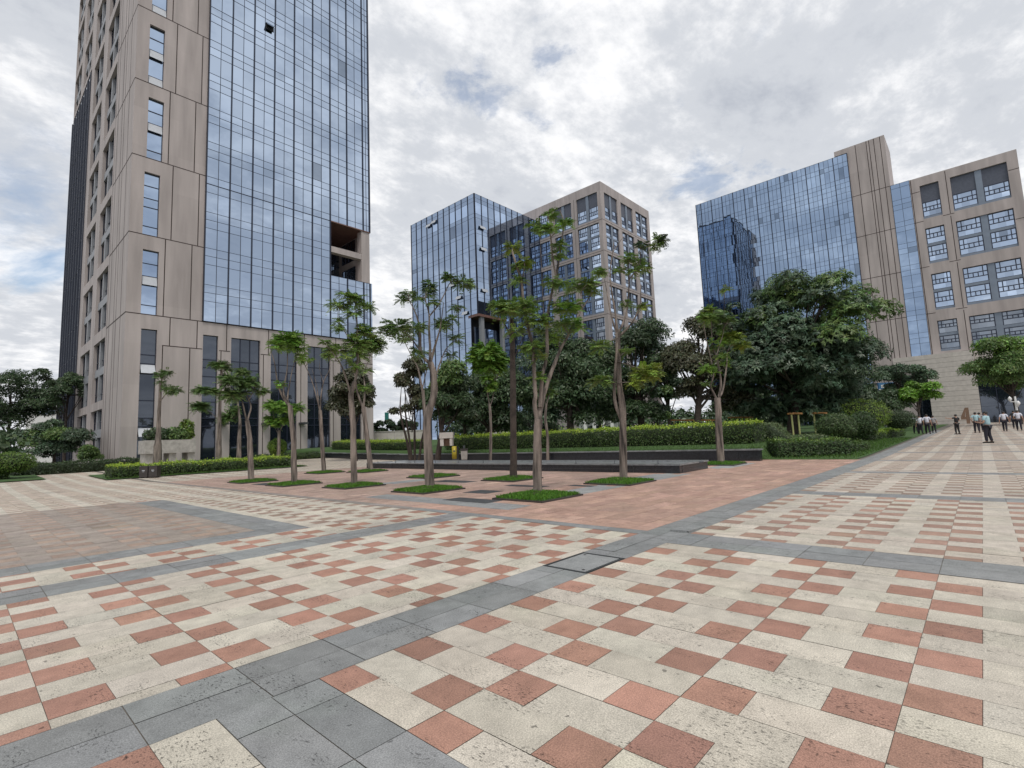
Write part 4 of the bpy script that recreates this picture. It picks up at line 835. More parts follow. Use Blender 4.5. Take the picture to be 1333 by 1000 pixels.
px_tree('court_tree', 19.8, [(383, 625), (382, 574), (379.8, 552), (377.6, 527.8)], [.115, .095, .09, .085], [(.06, .014, -.5, (378, 530), (370, 520), (362, 501), (357.8, 475), (352.3, 455)), (.045, .012, .3, (374, 522), (369, 510), (373, 486), (374.3, 468), (374, 452)), (.045, .012, .6, (377.6, 529), (374.3, 519), (377.6, 497), (380, 484), (386, 462))], [(373, 444, 18, 9), (360, 451, 12, 6), (391, 453, 11, 10), (393, 464, 7, 7), (382, 440, 12, 6)], 'tree with a flat umbrella crown and three upright bare stems', TG, extra=.15, L=.5, dens=1.2, tone='bright', base_z=.1)
px_tree('court_tree', 22.4, [(327, 622), (324.8, 569.6), (321.5, 547.6)], [.13, .10, .09], [(.05, .014, -.5, (321.5, 549), (318.5, 536.6), (314, 520), (305, 508), (287.4, 490)), (.05, .012, .5, (321.5, 549), (326, 534), (326, 525.6), (321.5, 514.6), (313.8, 490), (307, 481.6)), (.03, .01, .7, (324, 520), (332, 508), (342, 511))], [(300.6, 497, 14, 9), (322.6, 501, 14, 9), (300.6, 514.6, 14, 9), (344.6, 511, 6, 4), (316, 486, 9, 5), (330, 492, 8, 5)], 'small leafy tree in front of the clipped hedge', TG, L=.5, tone='mid', dens=1.3, base_z=.1)
px_tree('court_tree', 21.48, [(938.4, 598), (935.7, 556), (934.3, 518)], [.15, .135, .125], [(.055, .012, -.5, (934.3, 522), (927.6, 509), (925, 502), (929, 486), (923.5, 459), (918, 434.6), (916, 413)), (.06, .012, .3, (936, 516), (938.4, 497), (934, 469.7), (927.6, 448), (925.7, 415.7), (924, 400)), (.06, .02, .6, (935.5, 518), (941, 507.6), (946, 475), (946.5, 459), (952, 450)), (.025, .008, .2, (933, 462), (938, 445), (942, 429), (943, 388.6))],
  [(952, 440, 15, 7, 'yellow'), (966, 450, 11, 4, 'yellow'), (930, 413, 13, 6, 'mid'), (943.8, 378, 7, 5, 'yellow'), (919.5, 480.5, 11, 5, 'bright'), (949, 416, 10, 5, 'mid'), (920, 405, 9, 5, 'yellow'), (938, 428, 10, 5, 'mid')], 'pale trunked tree standing past the end of the basin', TG, L=.4, dens=1.1, base_z=.1)
px_tree('court_tree', 30.4, [(638, 599), (639, 570), (638.4, 540), (637, 526)], [.10, .085, .08, .075], [(.05, .012, -.4, (637.5, 530), (634, 508), (632, 494), (626, 470)), (.05, .012, .4, (637.5, 530), (642, 516), (644, 494), (642, 470)), (.03, .01, .6, (643, 500), (652, 480), (658, 470))], [(632, 458, 20, 11, 'bright'), (618, 466, 11, 8, 'bright'), (644, 466, 16, 10, 'bright'), (636, 476, 18, 8), (656, 470, 9, 8), (624, 480, 10, 7), (650, 482, 9, 7)], 'thin tree with a dense bright green crown behind the basin', TG, L=.6, dens=1.7, tone='bright', base_z=.05)
px_tree('court_tree', 30.4, [(713, 598), (713, 570), (710, 546), (711, 526)], [.10, .085, .08, .07], [(.05, .012, .4, (711, 528), (716, 510), (720, 500)), (.04, .012, -.4, (711, 528), (705, 512), (700, 505))], [(703, 503, 10, 6, 'dark'), (719, 500, 9, 6, 'dark'), (711, 512, 8, 5, 'dark')], 'thin grey tree partly hidden behind the nearest tree', TG, L=.5, base_z=.05)
HG_ = 'young trees before the tower'
def dv(px, py, v): return dep_of(atv(px, py, v))
px_tree('bottle_tree', dv(205, 600, 37.9), [(204.8, 605), (205.2, 585), (206, 568), (207, 534), (208, 513), (208.4, 496)], [.24, .22, .15, .09, .07, .05], [(.04, .012, -.3, (207, 525), (216, 513), (222.8, 509), (233.6, 507)), (.03, .012, .3, (208, 505), (213, 492), (218, 484))], [(207, 489, 8, 6), (217, 485, 7, 4), (219, 505.6, 8, 4), (230, 508, 7, 4), (209.6, 498, 6, 4), (224, 512, 6, 3)], 'slim bottle trunked tree rising behind the twin bins', HG_, L=.5, tone='mid', dens=1.3)
px_tree('bottle_tree', dv(286, 600, 37.9), [(284.6, 602), (285, 585), (285.5, 552), (287, 508), (288.5, 486), (289.6, 473)], [.2, .18, .12, .08, .06, .03], [(.03, .012, -.6, (286.5, 512), (272, 510), (258.8, 506)), (.03, .012, .5, (285.5, 548), (274, 536.6), (262, 529)), (.02, .01, .3, (288, 495), (294, 490), (300, 486))], [(289.6, 477, 10, 6), (278.6, 475, 7, 4), (263, 508, 10, 4), (276, 510, 10, 4), (261, 530, 12, 5), (294, 492.6, 9, 7), (297, 482, 6, 4)], 'slim bottle trunked tree with horizontal branches, middle of the clipped hedge', HG_, L=.5, tone='mid', dens=1.3)
px_tree('bottle_tree', dv(311, 595, 45), [(311, 596), (311.5, 570), (312.2, 548), (309, 520)], [.2, .15, .11, .06], [(.03, .012, .3, (311, 540), (303, 545), (297, 545))], [(298, 544, 12, 8), (290, 548, 7, 5), (306, 534, 8, 5)], 'short bottle trunked tree nearest the tower wall', HG_, L=.55, tone='mid', dens=1.4)
px_tree('young_tree', dv(362, 594, 43), [(362.5, 597), (363, 575), (363.5, 560)], [.16, .13, .10], [(.05, .012, .4, (363, 563), (357, 545), (354, 530)), (.05, .012, -.4, (363.5, 562), (374, 545), (386, 534)), (.04, .01, .2, (363, 566), (357, 556))], [(358, 529, 13, 7, 'bright'), (387.5, 532, 9, 7, 'bright'), (355.6, 552, 9, 6, 'bright'), (366.6, 548, 8, 4), (370, 532, 11, 6, 'bright'), (349, 526, 6, 4)], 'small bright tree above the round bush by the entrance', HG_, L=.6, dens=1.2, tone='bright')
# ------------------------------------------------------------------ dark garden trees behind the hedge
DG = 'dense garden trees behind the hedge'
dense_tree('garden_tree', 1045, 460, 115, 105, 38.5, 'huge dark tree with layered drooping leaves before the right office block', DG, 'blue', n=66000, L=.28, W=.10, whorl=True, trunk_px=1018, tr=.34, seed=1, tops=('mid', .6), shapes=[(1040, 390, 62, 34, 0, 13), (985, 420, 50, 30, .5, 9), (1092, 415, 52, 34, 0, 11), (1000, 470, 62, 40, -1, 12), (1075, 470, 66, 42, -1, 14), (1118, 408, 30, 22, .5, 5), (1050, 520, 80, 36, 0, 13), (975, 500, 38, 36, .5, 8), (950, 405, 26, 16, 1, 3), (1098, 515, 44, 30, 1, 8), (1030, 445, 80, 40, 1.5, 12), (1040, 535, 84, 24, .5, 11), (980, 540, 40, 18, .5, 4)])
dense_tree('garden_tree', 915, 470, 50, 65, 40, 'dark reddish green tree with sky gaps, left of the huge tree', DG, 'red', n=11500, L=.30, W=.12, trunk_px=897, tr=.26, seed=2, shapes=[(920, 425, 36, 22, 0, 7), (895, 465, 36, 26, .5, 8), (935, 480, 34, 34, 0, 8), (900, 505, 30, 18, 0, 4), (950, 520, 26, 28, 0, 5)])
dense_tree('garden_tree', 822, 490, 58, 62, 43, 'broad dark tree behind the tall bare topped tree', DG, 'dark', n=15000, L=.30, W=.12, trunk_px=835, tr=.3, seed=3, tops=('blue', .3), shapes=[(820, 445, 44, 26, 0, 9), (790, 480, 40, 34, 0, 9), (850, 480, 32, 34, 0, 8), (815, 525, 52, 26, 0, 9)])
dense_tree('garden_tree', 738, 500, 58, 68, 40, 'very dark tree directly behind the nearest tree', DG, 'dark', n=13500, L=.30, W=.12, trunk_px=741, tr=.28, seed=4, shapes=[(735, 455, 46, 28, 0, 8), (710, 495, 40, 36, 0, 9), (760, 500, 44, 38, 0, 10), (735, 535, 52, 24, 0, 7)])
dense_tree('garden_tree', 650, 525, 48, 55, 41, 'dark tree behind the thin bright crowned tree', DG, 'dark', n=10500, L=.30, W=.12, trunk_px=624, tr=.2, seed=5, shapes=[(650, 505, 40, 30, 0, 9), (625, 525, 30, 30, 0, 6), (672, 535, 30, 30, 0, 6), (650, 550, 40, 16, 0, 4)])
dense_tree('garden_tree', 582, 525, 34, 52, 35.5, 'dark tree with a lighter green top left of the stone booth', DG, 'dark', n=9500, L=.28, W=.11, trunk_px=567, tr=.17, seed=6, tops=('mid', .5), shapes=[(590, 500, 26, 24, 0, 7), (572, 525, 24, 32, 0, 6), (600, 535, 24, 28, 0, 6), (580, 490, 16, 14, 0, 3)])
dense_tree('garden_tree', 533, 520, 26, 64, 36, 'loose many stemmed tree with sky showing through its crown', DG, 'red', n=3600, L=.28, W=.12, trunk_px=537, tr=.08, seed=7, stems=4, shapes=[(538, 480, 14, 18, 0, 5), (524, 500, 16, 14, 0, 4), (545, 515, 15, 24, 0, 6), (522, 535, 12, 10, 0, 2)])
dense_tree('garden_tree', 456, 512, 32, 33, 42, 'round reddish dark tree against the tower corner', DG, 'red', n=7500, L=.28, W=.13, trunk_px=462, tr=.16, seed=8, lobes=22)
dense_tree('garden_tree', 855, 540, 16, 18, 46, 'small pale green tree seen under the broad dark tree', DG, 'mid', n=2600, L=.24, W=.1, seed=9, lobes=10, tr=.08)
dense_tree('garden_tree', 1120, 522, 44, 24, 58, 'low dark spreading tree behind the yellow green shrub', DG, 'dark', n=6500, L=.34, W=.14, seed=10, lobes=18, tr=.16, shapes=[(1105, 520, 40, 18, 0, 9), (1140, 528, 36, 18, 0, 8)])
dense_tree('garden_tree', 1167, 498, 44, 26, 64, 'dark flat topped tree before the stone base', DG, 'blue', n=8500, L=.36, W=.14, seed=11, tr=.18, shapes=[(1150, 487, 32, 13, 0, 6), (1182, 492, 30, 15, 0, 6), (1165, 510, 44, 14, 0, 7), (1150, 528, 32, 12, 0, 4)])
dense_tree('garden_tree', 1193, 512, 22, 17, 56, 'small fresh lime green tree above the walking men', DG, 'lime', n=3600, L=.32, W=.14, seed=12, lobes=14, tr=.12)
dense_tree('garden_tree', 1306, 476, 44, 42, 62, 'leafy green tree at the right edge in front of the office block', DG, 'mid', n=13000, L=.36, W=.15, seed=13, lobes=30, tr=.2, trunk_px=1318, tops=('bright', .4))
dense_tree('garden_tree', 1010, 545, 46, 22, 52, 'dark shrubby tree under the huge tree', DG, 'dark', n=4500, L=.30, W=.12, seed=14, lobes=14, tr=.1)
dense_tree('garden_tree', 690, 548, 60, 22, 58, 'dark spreading tree far back between the trunks', DG, 'dark', n=5000, L=.34, W=.14, seed=19, lobes=14, tr=.12)
dense_tree('garden_tree', 780, 540, 40, 16, 60, 'low dark tree beside the white pavilion', DG, 'dark', n=3600, L=.34, W=.14, seed=20, lobes=10, tr=.12)
dense_tree('garden_tree', 1070, 505, 60, 44, 60, 'dark full tree filling the gap behind the right half of the huge tree', DG, 'dark', n=8500, L=.36, W=.14, lobes=26, seed=22, tr=.2)
dense_tree('garden_tree', 975, 512, 46, 46, 54, 'dark full tree behind the left half of the huge tree', DG, 'dark', n=7500, L=.34, W=.14, lobes=24, seed=23, tr=.2)
for k_, (x_, y_, a_, b_, d_, l_) in enumerate(((604, 525, 40, 44, 50, 'dark filler tree between the stone booth and the thin bright crowned tree'), (700, 508, 46, 54, 52, 'dark filler tree seen between the dark trunk and the nearest tree'), (778, 505, 44, 56, 52, 'dark filler tree between the nearest tree and the tall bare topped tree'), (868, 500, 22, 40, 56, 'slim dark tree in the gap left of the dark reddish tree'))):
    dense_tree('garden_tree', x_, y_, a_, b_, d_, l_.replace('filler', 'leafy'), DG, ('dark', 'blue')[k_ % 2], n=6500, L=.34, W=.14, lobes=24, seed=40+k_, tr=.18, tops=('mid', .3))
LG = 'trees at the far left'
dense_tree('street_tree', 14, 520, 46, 42, 66, 'dark tree cut by the left edge of the view', LG, 'dark', n=8000, L=.38, W=.15, seed=15, lobes=22, tr=.2)
dense_tree('street_tree', 88, 508, 42, 30, 62, 'flat crowned dark tree touching the side of the tower', LG, 'dark', n=5200, L=.36, W=.12, seed=16, tr=.15, shapes=[(70, 495, 26, 12, 0, 6), (105, 497, 26, 14, 0, 6), (88, 515, 34, 14, 0, 6)])
dense_tree('street_tree', 72, 572, 42, 27, 50, 'broad low green tree in front of the small white house', LG, 'blue', n=8500, L=.26, W=.11, seed=17, tr=.12, tops=('mid', .4), shapes=[(60, 570, 30, 18, 0, 7), (90, 575, 26, 20, 0, 7), (70, 588, 44, 13, 0, 6), (65, 556, 18, 10, 0, 3)])
dense_tree('street_tree', 14, 578, 22, 20, 56, 'low dark green shrubby tree beside the left edge', LG, 'dark', n=3600, L=.28, W=.12, seed=18, lobes=12, tr=.1)
dense_tree('street_tree', 118, 588, 18, 14, 48, 'small pale shrub at the foot of the tower side', LG, 'mid', n=1900, L=.24, W=.10, seed=21, lobes=8, tr=.06, cat='shrub')
for k, (px, ry, tn) in enumerate(((498, 11, 'dark'), (516, 10, 'blue'), (533, 9, 'dark'))):
    dense_tree('distant_tree', px, 557-k, 15, ry, 84, ('dark distant tree beside the green sign', 'dark distant tree right of the green sign', 'dark distant tree behind the loose many stemmed tree')[k], 'distant trees by the road', tn, n=1500, L=.4, W=.18, seed=30+k, lobes=9, tr=.12)
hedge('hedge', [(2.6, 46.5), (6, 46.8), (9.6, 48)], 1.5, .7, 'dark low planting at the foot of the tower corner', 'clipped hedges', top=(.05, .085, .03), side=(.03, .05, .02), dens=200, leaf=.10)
fb = MB()
for i in range(34):
    u = rng.uniform(-46, 7); v = rng.uniform(60, 72); lobe_leaves(fb, (u, v, 1.7+rng.uniform(-.3, 1.0)), (3.0, 2.6, 2.2), 150, .8, .38, np.array(GREEN['dark'])*rng.uniform(.7, 1.4))
o = fb.build('far_shrubbery', M['leaf']); o['kind'] = 'stuff'; o['label'] = 'dark mass of shrubbery beyond the left end of the plaza'
# a dense wood line far behind the garden trees
fb = MB()
for i in range(60):
    v = rng.uniform(14, 80); u = rng.uniform(84, 100) if v < 60 else rng.uniform(66, 78); lobe_leaves(fb, (u, v, 2.4+rng.uniform(-.5, 1.2)), (3.4, 3.4, 2.8), 130, 1.0, .45, np.array(GREEN['dark'])*rng.uniform(.7, 1.3))
o = fb.build('far_shrubbery', M['leaf']); o['kind'] = 'stuff'; o['label'] = 'dark mass of far shrubbery between the buildings'
# ------------------------------------------------------------------ small things
def gpix(px, py, zf=gz):
    d = ray(px, py); t = 20.
    for _ in range(60):
        p = d*t; t = (zf(p.x, p.y)-CAM_H)/d.z if d.z < -1e-4 else t
    return Vector((d.x*t, d.y*t, zf(d.x*t, d.y*t)))
# twin litter bins at the corner of the lawn
p = gpix(195, 622); dirv = Vector((.98, .17, 0)); nv = Vector((-.17, .98, 0))
def obox(mb, o, a, b, h0, h1, ax=Vector((1, 0, 0)), ay=Vector((0, 1, 0)), mi=0):
    (a0, a1), (b0, b1) = a, b; q = [o+ax*x+ay*y+Vector((0, 0, z)) for z in (h0, h1) for x, y in ((a0, b0), (a1, b0), (a1, b1), (a0, b1))]; mb.hexa(q, mi)
ax = Vector((math.sin(YAW+.15), -math.cos(YAW+.15), 0)); ay = Vector((-ax.y, ax.x, 0))
r = empty('litter_bin', p, 'dark brown twin litter bin at the corner of the lawn by the clipped hedge', 'litter bin')
for s in (-1, 1):
    mb = MB(); obox(mb, p, (s*.24-.215, s*.24+.215), (-.2, .2), .05, .62, ax, ay); obox(mb, p, (s*.24-.225, s*.24+.225), (-.21, .21), .622, .66, ax, ay); part(mb, 'body', M['binbrown'], r)
    mb = MB(); obox(mb, p, (s*.24-.07, s*.24+.07), (-.206, -.2), .40, .44, ax, ay); obox(mb, p, (s*.24-.05, s*.24+.05), (-.206, -.2), .34, .36, ax, ay); part(mb, 'label_plate', M['pale'], r)
mb = MB()
for s in (-.4, .4): obox(mb, p, (s-.03, s+.03), (-.15, .15), -.02, .05, ax, ay)
part(mb, 'foot', M['rubber'], r)
# raised concrete planter with shrubs
p = atv(219, 590, 44.0); g0 = gz(p.x, p.y); zb, zt = p.z, atv(219, 573, 44.0).z; xw = (atv(252, 580, 44).x-atv(186, 580, 44).x)/2
r = empty('concrete_planter', (p.x, p.y, g0), 'pale raised concrete planter on short legs before the tower', 'planter'); mb = MB()
for a in ((p.x-xw, p.x+xw, 43.3, 43.5), (p.x-xw, p.x+xw, 45.0, 45.2), (p.x-xw, p.x-xw+.2, 43.501, 44.999), (p.x+xw-.2, p.x+xw, 43.501, 44.999)): mb.box(*a, zb, zt)
mb.box(p.x-xw+.2, p.x+xw-.2, 43.5, 45, zb, zt-.15); part(mb, 'trough', M['concrete'], r)
for s in (-.8, .1, .85): mb = MB(); mb.box(p.x+s*xw-.22, p.x+s*xw+.22, 43.5, 45.0, g0-.1, zb); part(mb, 'leg', M['concrete'], r)
for dx, R, tn, lb in ((-.35, (.95, .7, .55), 'dark', 'dark spiky shrub growing in the concrete planter, left'), (.35, (1.0, .7, .55), 'mid', 'dark green shrub growing in the concrete planter, right'), (.75, (.5, .45, .95), (.12, .19, .03), 'tall yellow green shrub at the right end of the concrete planter')):
    c = Vector((p.x+dx*xw, 44.3, zt+R[2]*.6)); o = bush('planter_shrub', c, R, lb, tn, 'shrubs in the planter', n=1900, leaf=.22, inner=.5); 
# stone booth, yellow cabinet, pale bin in front of the wall
def facing_box(name, x0, x1, y0, y1, dep, depth, label, cat, mats, build):
    a, b = at(x0, y1, dep), at(x1, y1, dep); h = at((x0+x1)/2, y0, dep).z; o = (a+b)/2; w = (b-a).length; o.z = 0
    axx = (b-a); axx.z = 0; axx.normalize(); ayy = Vector((-axx.y, axx.x, 0)); rr = empty(name, (o.x, o.y, min(a.z, b.z)), label, cat); build(rr, o, w, (a.z+b.z)/2, h, axx, ayy, depth); return rr
def booth(rr, o, w, z0, z1, ax, ay, d):
    mb = MB(); hh = z1-z0
    obox(mb, o, (-w/2, -w/2+w*.28), (0, d), z0, z0+hh*.56, ax, ay); obox(mb, o, (w/2-w*.22, w/2), (0, d), z0, z0+hh*.56, ax, ay); obox(mb, o, (-w/2+w*.28, w/2-w*.22), (d*.6, d), z0, z0+hh*.56, ax, ay); part(mb, 'legs', M['stone'], rr)
    mb = MB(); obox(mb, o, (-w/2-.04, w/2+.04), (-.04, d+.04), z0+hh*.562, z1, ax, ay); part(mb, 'cap', M['stone'], rr)
    mb = MB(); obox(mb, o, (-w/2+w*.285, w/2-w*.225), (d*.35, d*.59), z0, z0+hh*.54, ax, ay); part(mb, 'panel', M['rust'], rr)
facing_box('stone_booth', 573, 589, 563, 580.5, 34.5, .8, 'small square pale stone booth with dark opening behind the hedge gap', 'booth', None, booth)
def cabinet(rr, o, w, z0, z1, ax, ay, d):
    mb = MB(); obox(mb, o, (-w/2, -w/2+w*.72), (0, d), z0+.05, z1, ax, ay); part(mb, 'body', M['yellow'], rr, bevel=.03, weld=True)
    mb = MB(); obox(mb, o, (-w/2+w*.74, w/2), (0, d), z0+.05, z1-.03, ax, ay); part(mb, 'side_panel', M['rubber'], rr)
    mb = MB(); obox(mb, o, (-w/2, w/2), (.03, d-.03), z0-.05, z0+.05, ax, ay); part(mb, 'base', M['steel'], rr)
    mb = MB(); obox(mb, o, (-w*.3, w*.05), (-.01, 0), z0+.5, z0+.58, ax, ay); part(mb, 'handle', M['steel'], rr)
facing_box('cabinet', 588.5, 597, 581, 598.5, 32.5, .35, 'yellow and black cabinet standing before the black wall', 'cabinet', None, cabinet)
def palebin(rr, o, w, z0, z1, ax, ay, d):
    mb = MB(); h = z1-z0; q = [o+ax*(x*w/2*s)+ay*(d/2+y*d/2*s)+Vector((0, 0, z0+z)) for z, s in ((0, .82), (h*.62, 1)) for x, y in ((-1, -1), (1, -1), (1, 1), (-1, 1))]; mb.hexa(q); part(mb, 'bucket', M['concrete'], rr)
    mb = MB(); obox(mb, o, (-w/2-.02, w/2+.02), (-.02, d+.02), z0+h*.63, z0+h*.78, ax, ay); part(mb, 'lid', M['binbrown'], rr)
    mb = MB(); obox(mb, o, (-.06, .06), (d*.3, d*.6), z0+h*.79, z1, ax, ay); part(mb, 'knob', M['steel'], rr)
facing_box('litter_bin', 600, 608.5, 580, 598.5, 32.5, .4, 'pale bucket shaped bin with dark lid right of the yellow cabinet', 'litter bin', None, palebin)
# distant green sign, low wall, white house, pavilion
c = at(503.5, 545, 112); g0 = gz(c.x, c.y); r = empty('roadside_sign', (c.x, c.y, g0), 'tall teal green sign far off between tower and trees', 'sign')
mb = MB(); w = 2.5*112/FPX; zt, zb = at(503.5, 537, 112).z, at(503.5, 552, 112).z; obox(mb, Vector((c.x, c.y, 0)), (-w, w), (-.1, .1), zb, zt, RT, FH); part(mb, 'face', M['green'], r)
mb = MB(); obox(mb, Vector((c.x, c.y, 0)), (-w*.8, w*.8), (-.13, -.101), zb+.2, zb+.5, RT, FH); part(mb, 'stripe', M['white'], r)
mb = MB(); tube(mb, [Vector((c.x, c.y, g0-.2)), Vector((c.x, c.y, zb+.01))], [.12, .12], 8); tube(mb, [Vector((c.x, c.y, g0))+RT*1.1, Vector((c.x, c.y, zb+.9))+RT*1.1], [.1, .1], 8); part(mb, 'post', M['steel'], r)
a, b = at(486, 570, 68), at(560, 567, 68); zt = at(520, 561, 68).z; r = empty('garden_wall', (a.x, a.y, gz(a.x, a.y)), 'low pale stone wall beyond the hedge, left of centre', 'wall'); mb = MB(); e = (b-a); e.z = 0; L_ = e.length; e.normalize(); f_ = Vector((-e.y, e.x, 0))
for i in range(8): obox(mb, Vector((a.x, a.y, 0)), (L_*i/8+.01, L_*(i+1)/8-.01), (0, .3), 0, zt-.1, e, f_)
part(mb, 'masonry', M['stone'], r); mb = MB(); obox(mb, Vector((a.x, a.y, 0)), (-.05, L_+.05), (-.05, .35), zt-.1+.002, zt+.03, e, f_); part(mb, 'coping', M['concrete'], r)
def hut(name, x0, x1, y0, y1, dep, d, label, cat, mat='white', cols=0):
    a, b = at(x0, y1, dep), at(x1, y1, dep); zt = at((x0+x1)/2, y0, dep).z; o = (a+b)/2; w = (b-a).length; g0 = gz(o.x, o.y)-.1; r = empty(name, (o.x, o.y, g0), label, cat); o.z = 0; axx = RT.copy(); axx.z = 0; axx.normalize(); mb = MB()
    if cols:
        obox(mb, o, (-w/2, w/2), (d*.7, d), g0, zt-.4, axx, FH); part(mb, 'wall', M[mat], r); mb = MB()
        for i in range(cols): x = -w/2+.3+(w-.6)*i/(cols-1); mb2 = MB(); obox(mb2, o, (x-.24, x+.24), (0, .5), g0, zt-.4, axx, FH); part(mb2, 'column', M['white'], r)
        obox(mb, o, (-w/2-.4, w/2+.4), (-.4, d+.2), zt-.398, zt, axx, FH); obox(mb, o, (-w/2, w/2), (.1, .4), g0+1.0, g0+1.35, axx, FH); part(mb, 'roof', M['white'], r)
        mb = MB(); obox(mb, o, (-w*.3, w*.3), (d*.66, d*.69), g0+.3, g0+2.3, axx, FH); part(mb, 'window', M['gl_dark'], r)
    else:
        obox(mb, o, (-w/2, w/2), (0, d), g0, zt, axx, FH); part(mb, 'wall', M[mat], r); mb = MB(); obox(mb, o, (-w/2-.2, w/2+.2), (-.2, d+.2), zt+.002, zt+.25, axx, FH); part(mb, 'roof', M['concrete'], r)
        mb = MB(); obox(mb, o, (-w*.18, w*.35), (-.03, .02), zt-1.9, zt-.8, axx, FH); wd = part(mb, 'window', M['gl_dark'], r); mb = MB(); obox(mb, o, (-w*.2, w*.37), (-.06, -.032), zt-2.0, zt-1.905, axx, FH); sub(mb, 'sill', M['concrete'], wd, r)
    return r
hut('house', 32, 76, 526, 580, 88, 7, 'small white house behind the trees at far left', 'house')
hut('pavilion', 760, 812, 528, 566, 76, 5, 'white open pavilion with columns glimpsed between dark tree trunks', 'pavilion', cols=5)
hut('kiosk', 640, 663, 534, 566, 74, 4, 'grey kiosk glimpsed behind the thin bright crowned tree', 'kiosk', 'concrete')
# exercise frames with orange beams
def frame(x0, x1, y0, y1, dep, label, beams=1):
    a, b = at(x0, y0, dep), at(x1, y0, dep); g0 = lz(a.x, a.y)-.3; r = empty('exercise_frame', ((a.x+b.x)/2, (a.y+b.y)/2, g0), label, 'exercise frame', 'orange topped exercise frames')
    for q in (a.lerp(b, .03), a.lerp(b, .97)) if beams < 3 else (a.lerp(b, .02), a.lerp(b, .34), a.lerp(b, .66), a.lerp(b, .98)):
        mb = MB(); tube(mb, [Vector((q.x, q.y, g0)), Vector((q.x, q.y, q.z-.08))], [.06, .06], 10); part(mb, 'post', M['ylw_pale'], r)
    e = (b-a).normalized(); f_ = Vector((-e.y, e.x, 0)); mb = MB(); L_ = (b-a).length
    for s in (-.28, 0, .28): mb.hexa([a+e*x+f_*(s+y)+Vector((0, 0, z)) for z in (-.06, .05) for x, y in ((-.12, -.05), (L_+.12, -.05), (L_+.12, .05), (-.12, .05))])
    part(mb, 'beam', M['orange'], r)
    mb = MB()
    for t in (np.linspace(.12, .88, 6)): q = a.lerp(b, float(t)); tube(mb, [q+f_*-.5, q+f_*.5], [.035, .035], 6)
    part(mb, 'rungs', M['orange'], r); return r
frame(876, 928, 547, 565, 46, 'long orange topped frame on four pale posts behind the hedge', 3); frame(951, 977, 543.5, 565, 45, 'faint orange topped frame between the two dark trees'); frame(1030, 1039, 538.5, 562, 36, 'narrow orange topped frame, left of the pair under the huge tree'); frame(1059, 1071, 538, 562, 36, 'orange topped frame, right of the pair beside the round bush')
# blue canopy sign under the trees, parked scooter, street lamp
r0 = at(1155, 512, 70); g0 = gz(r0.x, r0.y); r = empty('sign_canopy', (r0.x, r0.y, g0), 'blue sign canopy on posts under the flat topped tree', 'canopy'); w = 10*70/FPX
axx = RT.copy(); axx.z = 0; axx.normalize(); o = Vector((r0.x, r0.y, 0)); zt = at(1155, 498, 70).z; zb = at(1155, 508, 70).z
mb = MB(); obox(mb, o, (-w, w), (0, .25), zb, zt, axx, FH); part(mb, 'sign_board', M['bluesign'], r); mb = MB(); obox(mb, o, (-w*.7, -w*.25), (-.03, -.002), zb+.35, zt-.3, axx, FH); obox(mb, o, (-w, w), (-.03, -.002), zb+.05, zb+.18, axx, FH); part(mb, 'lettering_band', M['white'], r)
for s in (-.9, .9): mb = MB(); tube(mb, [o+axx*w*s+Vector((0, 0, g0-.1)), o+axx*w*s+Vector((0, 0, zb))], [.08, .08], 8); part(mb, 'post', M['white_metal'], r)
mb = MB(); obox(mb, o, (-w*1.6, w*1.6), (.26, 3.2), zt-.15, zt+.02, axx, FH); part(mb, 'roof', M['steel'], r)
def scooter(px, py, label):
    p = gpix(px, py, lambda u, v: gz(u, v)+.1); r = empty('scooter', p, label, 'scooter', 'scooters parked by the bushes'); ax = Vector((.55, -.83, 0)).normalized(); ay = Vector((-ax.y, ax.x, 0))
    for s in (-.62, .62):
        mb = MB(); ang = np.linspace(0, 2*np.pi, 18, endpoint=False); P = [p+ax*(s+.21*math.cos(t))+Vector((0, 0, .25+.21*math.sin(t))) for t in ang]; tube(mb, P+[P[0]], [.05]*19, 6, 1, cap=False); wh = part(mb, 'wheel', M['rubber'], r)
        mb = MB(); tube(mb, [p+ax*s+ay*-.05+Vector((0, 0, .25)), p+ax*s+ay*.05+Vector((0, 0, .25))], [.13, .13], 12, 1); sub(mb, 'rim', M['steel'], wh, r)
    mb = MB(); tube(mb, [p+ax*-.8+Vector((0, 0, .55)), p+ax*-.3+Vector((0, 0, .52)), p+ax*.05+Vector((0, 0, .32)), p+ax*.38+Vector((0, 0, .42)), p+ax*.5+Vector((0, 0, .9))], [.10, .19, .12, .13, .11], 10, 4); part(mb, 'body', M['white_metal'], r, smooth=True)
    mb = MB(); tube(mb, [p+ax*-.75+Vector((0, 0, .76)), p+ax*-.1+Vector((0, 0, .74))], [.13, .12], 10, 3); part(mb, 'seat', M['rubber'], r, smooth=True)
    mb = MB(); tube(mb, [p+ax*.45+ay*-.32+Vector((0, 0, 1.02)), p+ax*.52+Vector((0, 0, 1.0)), p+ax*.45+ay*.32+Vector((0, 0, 1.02))], [.025]*3, 6, 3); part(mb, 'handlebar', M['steel'], r)
    mb = MB(); lathe(mb, [(.0, -.06), (.07, -.03), (.08, .02), (.0, .06)], p+ax*.6+Vector((0, 0, .86)), 10); part(mb, 'headlight', M['pale'], r)
scooter(1136, 563, 'white scooter parked between the dark bush and the ball bush'); scooter(1148, 561, 'white scooter parked nearer the ball shaped bush')
p = Vector((80, 0, 0)); q = atu(1324.5, 540, 80); g0 = gz(80, q.y); zt = atu(1324, 516, 80).z; r = empty('street_lamp', (80, q.y, g0), 'white lamp post with two globes at the right edge', 'street lamp'); mb = MB(); tube(mb, [(80, q.y, g0-.1), (80, q.y, g0+1), (80, q.y, zt)], [.16, .11, .09], 10, 2); part(mb, 'pole', M['white_metal'], r)
